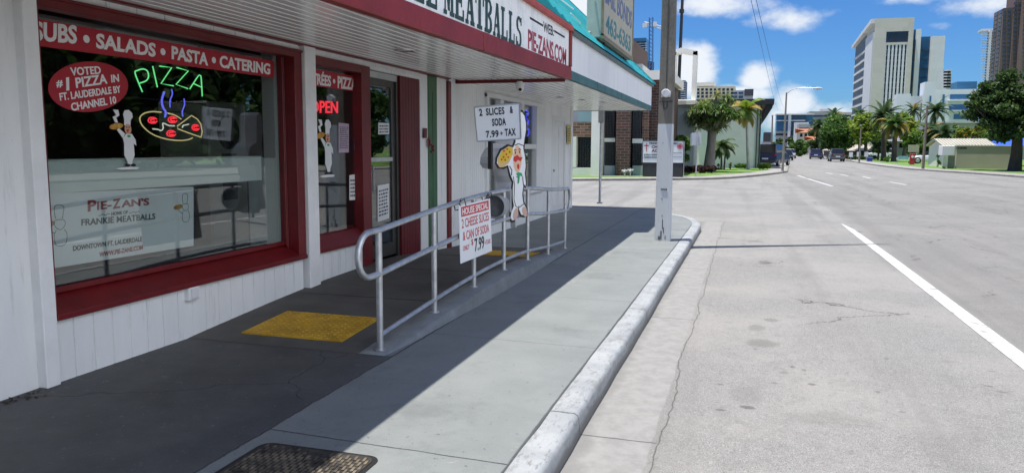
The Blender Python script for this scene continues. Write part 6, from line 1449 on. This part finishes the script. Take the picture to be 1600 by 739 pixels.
# low planting and roadside things on the right
shrub('hedge', 'long dark hedge below the tan roofed building', 1290, 1372, 242.5, 252, 112, 3500, .12, GD, 18, 'hedge', depth=.8, boxy=True)
shrub('shrub', 'clipped round green bush left of the date palm trunks', 1378, 1390, 245, 254, 97, 700, .09, GM, 6)
shrub('shrub', 'yellow flowering bush beside the red pedestal', 1410, 1434, 251, 258, 90, 1100, .07, [GY[0], GY[1], leafmat('leaf_flower_orange', (.45,.22,.04))], 9)
shrub('shrub', 'bushy green plant left of the white gate', 1461, 1471, 240, 257, 72, 700, .08, GY, 6)
shrub('shrub', 'rounded green shrub behind the red pedestal', 1431, 1441, 243, 254, 92, 700, .09, GM, 6)
shrub('shrub', 'low dry plant in front of the white gate', 1472, 1477, 259, 266, 67, 260, .05, GY, 4)
o = oZ(1358.5, 253, 0); t = thing('litter_bin', 'blue litter bin on the right kerb', 'bin', (o.x,o.y,0)); h = oY(1358,246,o.y).z
q = MB(); q.box(o.x-.28,o.x+.28,o.y-.28,o.y+.28,.05,h-.12); q.build('body', mat('bin_blue', (.02,.05,.32), .5), t, bevel=.04); q = MB(); q.box(o.x-.32,o.x+.32,o.y-.32,o.y+.32,h-.119,h); q.build('lid', MATS['bin_blue'], t, bevel=.04)
o = oZ(1424.5, 257.5, 0); t = thing('red_pedestal_sign', 'small red pedestal sign with a white disc on the right lawn', 'sign', (o.x,o.y,0)); h = oY(1424,240,o.y).z
q = MB(); q.box(o.x-.21,o.x+.21,o.y-.15,o.y+.15,0,h); q.build('pillar', mat('pedestal_red', (.38,.03,.035), .5), t, bevel=.02); q = MB(); q.lathe([(0,-.02),(.12,-.02),(.12,0)], (o.x,o.y-.15,h*.72), 'y', 14); q.build('white_disc', PAPER, t)
for (L, R, T, B, Y_, col, lab) in ((1403,1419,244,256,96,(.25,.45,.55),'pale blue yard banner left of the red pedestal'),(1434,1443,249,257,93,(.12,.28,.6),'small blue yard sign right of the red pedestal'),(1400,1404,246,258,92,(.7,.72,.74),'narrow white yard sign left of the pale blue banner')):
    a, b_ = oY(L,B,Y_), oY(R,T,Y_); t = thing('yard_sign', lab, 'sign', ((a.x+b_.x)/2,Y_,0)); q = MB(); q.box(a.x,b_.x,Y_,Y_+.03,.35,b_.z); q.build('panel', mat('yard_'+str(col[0]), col, .6, .35, 2.5), t)
    for x in (a.x+.08, b_.x-.08): q = MB(); q.tube([(x,Y_+.05,0),(x,Y_+.05,b_.z-.05)], .025, 6); q.build('leg', GALV, t)
t = thing('shop_notice_board', 'cream notice board on posts among the palms', 'sign', oY(1428, 245, 104)); q = MB(); px_box(q, 1419, 1436.5, 226.5, 238, 104, .2); q.build('panel', mat('cream_board', (.5,.46,.36), .6, .2, 2), t)
for x in (1421, 1434.5): q = MB(); px_box(q, x, x+1, 238.1, 252, 104, .15, zmin=0); q.build('post', GALV, t)
for (x, T) in ((1329,238), (1341,237.5), (1353,237.5)):
    o = oZ(x, 251.5, 0); h = oY(x, T, o.y).z; t = thing('road_sign', {1329:'leftmost', 1341:'middle', 1353:'rightmost'}[x]+' of three small white road signs along the right kerb', 'road sign', (o.x,o.y,0))
    q = MB(); q.tube([(o.x,o.y,0),(o.x,o.y,h)], .03, 6); q.build('post', GALV, t); q = MB(); q.box(o.x-.22,o.x+.22,o.y-.05,o.y-.035,h-.6,h); q.build('plate', PAPER, t)
# trees across the road that the shop windows mirror
for (x, y, r) in ((25.5,8,5.),(25,15,5.),(26,22,5.5),(27.5,29,5.5),(28,36,5.5),(29,44,5.5),(28,52,5.5),(30,60,5.5),(32,69,5.5),(36,79,5.5),(40,90,5.5),(36,26,5.5),(36,14,5.5),(37,33,5.5),(37,40,5.5),(38,48,5.5)):
    f = Vector((x,y,0)); t = thing('broadleaf_tree', 'dense dark tree across the road mirrored in the shop glass', 'tree', f, 'trees across the road'); cl = [(np.array((x,y,4.6))+RNG.uniform(-1,1,3)*np.array((3.,4.2,3.9)), 2.2, .5+RNG.uniform(-.4,.4)) for _ in range(20)]
    crown('crown', cl, 3400, .5, GD, t); q = MB(); q.tube([f,(x,y,5)], [.35,.2], 7); q.build('trunk', BARK, t)
